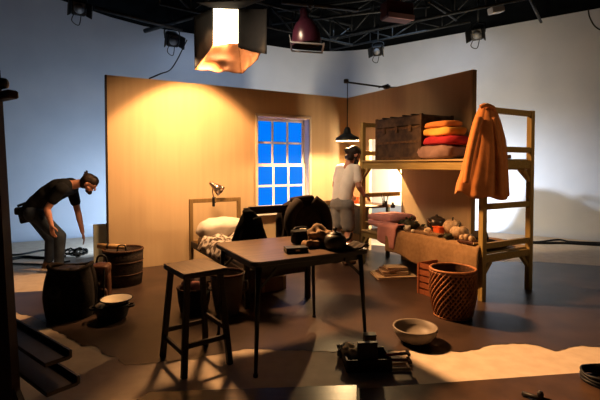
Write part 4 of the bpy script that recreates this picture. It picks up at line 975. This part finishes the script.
for (p_, r1, w1), (q_, r2, w2) in zip(tor, tor[1:]):
    for sgn in (-1, 1): sh.caps(L3(p_[0] + sgn * (w1 + .012), p_[1], p_[2]), L3(q_[0] + sgn * (w2 + .012), q_[1], q_[2]), r1 * .87, r2 * .87)
sh.caps(sR, sL, .070, .070)
for s_, e_ in ((sR, eR), (sL, eL)): sh.caps(s_, s_.lerp(e_, .62), .066, .062)
sh.build('t_shirt', M['tee_w'], man2, world=True, voxel=.010, smooth=4)
jn = MB(); jn.caps(hR, hL, .112, .112); jn.caps(L3(-.045, 0, .88), L3(.045, 0, .88), .112, .112)
for h_, k_ in ((hR, kR), (hL, kL)): jn.caps(h_, h_.lerp(k_, .76), .098, .096)
jn.build('shorts', M['short'], man2, world=True, voxel=.010, smooth=4)
for a_ in (aR, aL):
    sb = MB(); sb.caps(a_ - fwd * .045 + Vector((0, 0, -.04)), a_ + fwd * .15 + Vector((0, 0, -.048)), .042, .034); sb.caps(a_, a_ + Vector((0, 0, -.04)), .046, .044); sb.build('shoe', M['shoe'], man2, world=True, voxel=.008, smooth=3)
hr = MB(); hr.caps(Ph(0, -.03, .05), Ph(0, .02, .062), .090, .080); hr.caps(Ph(0, -.055, .02), Ph(0, -.05, -.05), .078, .055); hr.ball(Ph(-.02, -.125, .02), .045); hr.caps(Ph(-.05, -.07, -.06), Ph(.05, -.07, -.06), .045, .045)
for k in (-1, 1): hr.caps(Ph(k * .066, .0, .03), Ph(k * .068, .01, -.05), .024, .018)
hr.build('hair', M['hair'], man2, world=True, voxel=.007, smooth=2)
bd = MB(); bd.caps(Ph(-.04, .05, -.075), Ph(.04, .05, -.075), .03, .03); bd.caps(Ph(0, .06, -.085), Ph(0, .07, -.125), .045, .03); bd.build('beard', M['hair'], man2, world=True, voxel=.007, smooth=2)

# ------------------------------------------------------------------ pendant lamp on a pole
tp = t_at(385, 0); pole_in = rm(.03, tp, HF + .03)
pen = at(347.3, 141, 6.38); top = Vector((pen.x, pen.y, z_at(82, pen.y)))
o = thing('pendant_lamp', 'black pendant lamp hanging from a pole above the set corner', 'lamp', pen, 0)
mb = MB(); mb.lathe([(.172, .0), (.177, .012), (.165, .05), (.10, .085), (.055, .115), (.045, .17), (.03, .20), (.001, .21)], n=36); mb.build('shade', M['black'], o)
mb = MB(); mb.lathe([(.168, .001), (.156, .045), (.09, .078), (.001, .082)], n=36); mb.build('shade_inside', M['lampin'], o)
mb = MB(); mb.ball((0, 0, .082), .02); mb.build('bulb', M['bulb'], o)
mb = MB(); mb.tube([pen + Vector((0, 0, .20)), top], .006, 6); mb.build('cord', M['cable'], o, world=True)
q_ = rm(.35, tp - .18, HF + .03)
o2 = thing('support_pole', 'thin black pole clamped over the right set wall holding the pendant', 'pole', pole_in, 0)
mb = MB(); mb.tube([top + Vector((-.04, -.01, .0)), pole_in, q_], .014, 8); mb.build('pole', M['black'], o2, world=True)
mb = MB(); mb.box(top + Vector((-.02, 0, .012)), (.07, .05, .06), bev=.01); mb.build('end_clamp', M['iron'], o2, world=True)
mb = MB(); mb.box(pole_in + Vector((0, 0, .006)), (.10, .07, .06), Matrix.Rotation(A, 3, 'Z'), bev=.01); mb.tube([pole_in + Vector((-.14, -.06, -.01)), pole_in + Vector((.02, 0, .045))], .012); mb.build('wall_clamp', M['iron'], o2, world=True)

# ------------------------------------------------------------------ softbox
Ys, Yf = 5.30, 5.02
o = thing('softbox', 'large black softbox with copper lower flap hanging over the set', 'studio light', at(226, 0, Ys + .2), 0)
def quad(mb, P, n=10, amp=.0, seed=0):
    a_, b_, c_, d_ = P; mb.grid(lambda u, v: a_.lerp(b_, u).lerp(d_.lerp(c_, u), v) + Vector((0, amp * nz(u * 4, v * 4, seed), amp * .5 * nz(u * 5 + 3, v * 5, seed))), n, n)
D4 = [at(213, 8, Ys), at(238.5, 9, Ys), at(238.5, 43.5, Ys), at(213, 43, Ys)]
mb = MB(); quad(mb, D4, 4); mb.build('diffuser', M['diff'], o, world=True)
for P, m_, amp in (([at(194, 17, Yf), D4[0], at(213, 46, Ys), at(195, 69, Yf)], 'blackf', .01), ([D4[1], at(267, 9, Yf), at(266.5, 54, Yf), at(238.5, 48.5, Ys)], 'blackf', .01),
                   ([at(196, 2, Yf), at(266, -1, Yf), at(238.5, 9, Ys), at(213, 8, Ys)], 'blackf', .01)):
    mb = MB(); quad(mb, P, 10, amp, 3); mb.build('side_flap', M[m_], o, world=True, solid=.01)
mb = MB(); quad(mb, [D4[3] + Vector((0, .02, 0)), D4[2] + Vector((0, .02, 0)), at(242, 73.5, Yf + .06), at(195, 69.5, Yf + .06)], 14, .03, 1); quad(mb, [D4[2] + Vector((0, .02, .0)), at(262, 50, Yf + .1), at(258, 59, Yf + .1), at(242, 73.5, Yf + .06)], 10, .03, 5)
mb.build('copper_flap', M['copper'], o, world=True, solid=.006)
mb = MB(); bk = [p + Vector((0, .02, 0)) for p in D4]; b2 = [at(219, 2, 5.55), at(232, 2, 5.55), at(232, 22, 5.55), at(219, 22, 5.55)]
mb.add(bk + b2, [[i, (i + 1) % 4, 4 + (i + 1) % 4, 4 + i] for i in range(4)] + [[7, 6, 5, 4]]); mb.build('housing', M['blackf'], o, world=True)
mb = MB(); p_ = at(226, 8, 5.5); mb.tube([p_, Vector((p_.x, p_.y, ZC))], .02); mb.build('hanger', M['steel'], o, world=True)

# scoop lamp
p = at(307, 45, 5.2); o = thing('scoop_light', 'maroon dome scoop light hanging from the grid', 'studio light', p, 0)
mb = MB(); mb.lathe([(.172, .0), (.176, .02), (.172, .10), (.15, .19), (.105, .27), (.06, .31), (.05, .33), (.048, .42), (.03, .44), (.001, .445)], n=36, m=Matrix.Rotation(-.10, 3, 'Y')); mb.build('dome', M['maroon'], o)
mb = MB(); mb.lathe([(.168, .002), (.14, .17), (.05, .28), (.001, .29)], n=36, m=Matrix.Rotation(-.10, 3, 'Y')); mb.build('reflector', M['iron'], o)
mb = MB(); mb.box((0, 0, -.02), (.38, .38, .014), Matrix.Rotation(-.12, 3, 'Y') , bev=.003); 
mb = MB()
for k in (-1, 1): mb.beam((-.19, k * .19, -.02 + .0), (.20, k * .19, -.045), .02, .016); mb.beam((k * .19, -.19, -.022 - k * .012), (k * .19, .19, -.022 - k * .012), .02, .016)
mb.build('gel_frame', M['grey'], o)
mb = MB(); mb.tube(spline([(-.19, 0, -.0), (-.21, 0, .12), (-.20, 0, .06)]), .008); mb.build('frame_clip', M['grey'], o)
mb = MB(); mb.tube([(0.04, 0, .43), (.04, 0, ZC - p.z)], .018); mb.box((.04, 0, .50), (.08, .06, .09), bev=.01); mb.build('hanger', M['steel'], o)

# small grid lights
def gridlight(u, v, Y, sc, rz, label, lens=True, tilt=.5):
    p = at(u, v, Y); o = thing('stage_light', label, 'studio light', p, rz, 'small grid lights')
    mb = MB(); R_ = Matrix.Rotation(tilt, 3, 'X'); mb.box((0, 0, 0), (.22 * sc, .26 * sc, .24 * sc), R_, bev=.02); mb.build('housing', M['black'], o)
    for k in (-1, 1):
        mb = MB(); mb.box(R_ @ Vector((k * .15 * sc, -.18 * sc, 0)), (.01, .18 * sc, .22 * sc), R_ @ Matrix.Rotation(k * .35, 3, 'Z')); mb.build('barn_door', M['black'], o)
    mb = MB(); mb.lathe([(.001, 0), (.07 * sc, 0), (.08 * sc, .015), (.001, .03)], R_ @ Vector((.0, -.135 * sc, 0)), 18, R_ @ Matrix.Rotation(PI / 2, 3, 'X')); mb.build('lens', M['grey'], o)
    mb = MB(); mb.tube(spline([(-.13 * sc, 0, 0), (-.13 * sc, 0, .16 * sc), (0, 0, .20 * sc), (.13 * sc, 0, .16 * sc), (.13 * sc, 0, 0)]), .012); mb.tube([(0, 0, .2 * sc), (0, 0, max(.25, ZC - p.z))], .016); mb.build('yoke', M['steel'], o)
    mb = MB(); mb.tube(spline([(-.05, -.05, -.1 * sc), (-.10, -.06, -.26 * sc), (-.0, -.06, -.32 * sc), (.04, -.05, -.12 * sc)]), .007); mb.build('cord', M['cable'], o)
gridlight(78, 7, 7.0, .95, .6, 'dark stage light at the top left end of the grid')
gridlight(172, 39, 8.2, 1.0, .5, 'dark stage light left of the softbox by the white wall')
gridlight(378, 50, 9.0, .85, -.4, 'small stage light right of the maroon scoop at the ceiling edge')
gridlight(478, 33, 7.5, .85, -.6, 'small stage light above the right end of the right set wall')
p = at(397, 12, 6.5); o = thing('stage_light', 'reddish brown boxy light fixed under the grid right of the scoop', 'studio light', p, .35, 'small grid lights')
mb = MB(); mb.box((0, 0, .0), (.46, .22, .26), bev=.02); mb.build('housing', mat('dark_brown_red_enamel', (.06, .022, .022), None, .5), o); mb = MB(); mb.box((0, -.12, -.10), (.44, .03, .08), bev=.006); mb.build('front_lip', mat('dusty_rose_metal', (.26, .15, .15), None, .5), o); mb = MB(); mb.tube([(0, 0, .1), (0, 0, ZC - p.z)], .018); mb.build('hanger', M['steel'], o)
p = at(496, 10, 6.8); o = thing('junction_box', 'pale grey box hanging from the grid at upper right', 'box', p, .3); mb = MB(); mb.box((0, 0, 0), (.24, .12, .10), Matrix.Rotation(-.25, 3, 'Y'), bev=.01); mb.build('body', mat('pale_grey_plastic', (.45, .47, .52), None, .5), o); mb = MB(); mb.tube([(0, 0, .04), (0, 0, ZC - p.z)], .012); mb.build('hanger', M['steel'], o)
# trusses and pipes
def truss(p0, p1, label, hgt=.38, r=.022):
    o = thing('lighting_truss', label, 'truss', (p0 + p1) / 2, 0, 'lighting trusses'); upv = Vector((0, 0, hgt))
    mb = MB(); mb.tube([p0, p1], r, 8); mb.build('lower_chord', M['steel'], o, world=True); mb = MB(); mb.tube([p0 + upv, p1 + upv], r, 8); mb.build('upper_chord', M['steel'], o, world=True)
    n = int((p1 - p0).length / .45); mb = MB()
    for k in range(n):
        a_, b_ = p0.lerp(p1, k / n), p0.lerp(p1, (k + 1) / n)
        mb.tube([a_ if k % 2 else a_ + upv, b_ + upv if k % 2 else b_], r * .6, 6); mb.tube([a_, a_ + upv], r * .5, 6)
    mb.build('lattice', M['steel'], o, world=True)
def zpt(u, v, z): return fl(u, v, z)
truss(zpt(330, 38, 3.75), zpt(640, -24, 3.75), 'lighting truss running along the right side of the ceiling')
truss(zpt(160, 4, 3.8), zpt(352, 45, 3.8), 'lighting truss running above and behind the softbox')
truss(zpt(272, 24, 3.98), zpt(430, 6, 3.98), 'lighting truss crossing right above the scoop light', .22)
truss(zpt(330, 50, 4.0), zpt(470, 22, 4.0), 'far lighting truss close to the ceiling edge over the pendant', .22)
def pipe(p0, p1, label, r=.03):
    mb = MB(); mb.tube([p0, p1], r, 10); c_ = (p0 + p1) / 2; tag(mb.build('lighting_pipe', M['steel'], world=True, loc=c_), label, 'pipe', 'ceiling pipes')
pipe(zpt(145, 31, 3.9), zpt(208, 12, 3.9), 'steel pipe with a free end near the left ceiling edge', .04)
pipe(zpt(95, 8, 3.8), zpt(182, 30, 3.8), 'steel pipe slanting between the two left stage lights')
pipe(zpt(282, 2, 3.7), zpt(358, 10, 3.7), 'steel pipe just above the maroon scoop light')
pipe(zpt(430, 2, 3.6), zpt(560, 40, 4.1) if False else zpt(456, 20, 4.1), 'short steel pipe hanging below the right truss', .02)
pipe(zpt(528, -6, 3.7), zpt(541, 22, 4.1), 'short slanted steel pipe at the upper right ceiling', .025)
# cable from left flat to grid
P = [rm(s_at(150, .03), .03, HF + .01), at(160, 74, rm(s_at(160, .03), .03).y + .1), at(170, 70, 7.2), at(177, 60, 7.5), at(184, 46, 7.8), at(187, 40, 8)]
mb = MB(); mb.tube(spline(P), .010, 7); tag(mb.build('hanging_cable', M['cable'], world=True, loc=P[3]), 'black cable rising from the left set wall top to the grid', 'cable')
P = [at(588, 8, 6.6), at(590, 18, 6.6), at(597, 28, 6.6), at(612, 34, 6.6)]; mb = MB(); mb.tube(spline(P), .010, 7); tag(mb.build('hanging_cable', M['cable'], world=True, loc=P[1]), 'thin black cable drooping at the top right corner', 'cable')

# white board added beyond the doorway to make the opening bright
b0_, b1_ = t_at(412, .75), t_at(362, .75)
o = thing('added_bright_board', 'white board added beyond the doorway in the right set wall to brighten it', 'board', rm(.75, (b0_ + b1_) / 2, 0), A)
mb = MB(); mb.box((0, 0, 1.45), (.02, b1_ - b0_, 1.5)); mb.build('white_sheet', M['whitep'], o)
for sy in (-1, 1): mb = MB(); mb.box((.025, sy * (b1_ - b0_) * .42, 1.1), (.03, .04, 2.2)); mb.build('support_post', M['black'], o)
# unseen case added behind the right set wall to shadow the white wall
L_ = rm(.95, -.1, 1.1); W1, W2 = Vector((4.80, 8.6, .95)), Vector((5.6, 8.0, .50))
P1, P2 = L_.lerp(W1, .29), L_.lerp(W2, .29); d_ = (P2 - P1).normalized(); P2 = P1 + d_ * .62; mdp = (P1 + P2) / 2
o = thing('shadow_case', 'unseen dark case with top handle added behind the right set wall to cast a shadow', 'case', Vector((mdp.x, mdp.y, 0)), 0)
n_ = Vector((-d_.y, d_.x, 0)).normalized(); dn = n_.cross(d_).normalized(); dn = -dn if dn.z > 0 else dn
mb = MB(); mb.beam(P1 + dn * .42, P2 + dn * .42, .16, .84, dn, bev=.02); mb.build('body', M['black'], o, world=True)
mb = MB(); mb.tube(spline([P1 + d_ * .20 - dn * .0, P1 + d_ * .22 - dn * .05, P1 + d_ * .34 - dn * .05, P1 + d_ * .36]), .012); mb.build('handle', M['black'], o, world=True)
# ------------------------------------------------------------------ lights
def light(kind, name, loc, energy, color, target=None, **kw):
    d = D.lights.new(name, kind); d.energy = energy; d.color = color
    for k, v in kw.items(): setattr(d, k, v)
    l = D.objects.new(name, d); col.objects.link(l); l.location = loc
    if target is not None: l.rotation_euler = (Vector(target) - Vector(loc)).to_track_quat('-Z', 'Y').to_euler()
    return l
WARM = (1, .555, .245); COOL = (.62, .80, 1)
# softbox
sbp = (D4[0] + D4[2]) / 2 + Vector((0, -.40, -.12))
light('AREA', 'softbox_light', sbp, 145, (1, .56, .25), sbp + Vector((1.2, -1, -.95)), shape='RECTANGLE', size=.30, size_y=.42, spread=math.radians(95))
# scallop lamp over the bed
sp = rm(-2.74, -.95, 3.10)
light('SPOT', 'wall_wash_light', sp, 660, WARM, sp + BV * .27 + Vector((0, 0, -1)), spot_size=math.radians(91), spot_blend=.22, shadow_soft_size=.10)
light('SPOT', 'set_fill_light', (-.9, 4.3, 3.3), 270, (1, .76, .52), (.85, 6.5, 1.35), spot_size=math.radians(58), spot_blend=1.0, shadow_soft_size=.3)
light('AREA', 'bed_fill_light', (-1.15, 4.85, 2.55), 34, (1, .62, .33), (-1.75, 6.2, .75), shape='RECTANGLE', size=.4, size_y=.3, spread=math.radians(120))
light('POINT', 'pendant_light', pen + Vector((0, 0, .046)), 150, (1, .68, .34), shadow_soft_size=.02)
# studio
light('AREA', 'left_wall_wash', rm(-3.0, 1.5, .5), 60, COOL, (-6.0, 9.5, 1.2), shape='RECTANGLE', size=1.5, size_y=.6)
light('AREA', 'overhead_fill', (0.5, 8.6, 4.1), 26, (.60, .77, 1), (0.5, 10.4, 0), shape='RECTANGLE', size=6, size_y=.6)
rl = rm(.95, -.1, 1.1)
light('SPOT', 'right_wall_lamp', rl, 620, (.78, .88, 1), (4.0, 9.2, .5), spot_size=math.radians(90), spot_blend=1.0, shadow_soft_size=.03)
light('AREA', 'added_board_light', rm(.30, -1.75, 1.3), 160, (1, .84, .60), rm(.75, (b0_ + b1_) / 2, 1.3), shape='RECTANGLE', size=.2, size_y=.8)  # added light that whitens the board, not a lamp of the studio
light('SPOT', 'front_right_fill', (4.2, 2.0, 3.3), 85, (1, .74, .45), (2.2, 4.6, 1.3), spot_size=math.radians(38), spot_blend=.8, shadow_soft_size=.25)
w = D.worlds.new('world'); bpy.context.scene.world = w; w.use_nodes = True
w.node_tree.nodes['Background'].inputs[0].default_value = (.45, .55, .75, 1); w.node_tree.nodes['Background'].inputs[1].default_value = .012
sc_ = bpy.context.scene
sc_.view_settings.view_transform = 'Standard'; sc_.view_settings.look = 'None'; sc_.view_settings.exposure = 0; sc_.view_settings.gamma = .88
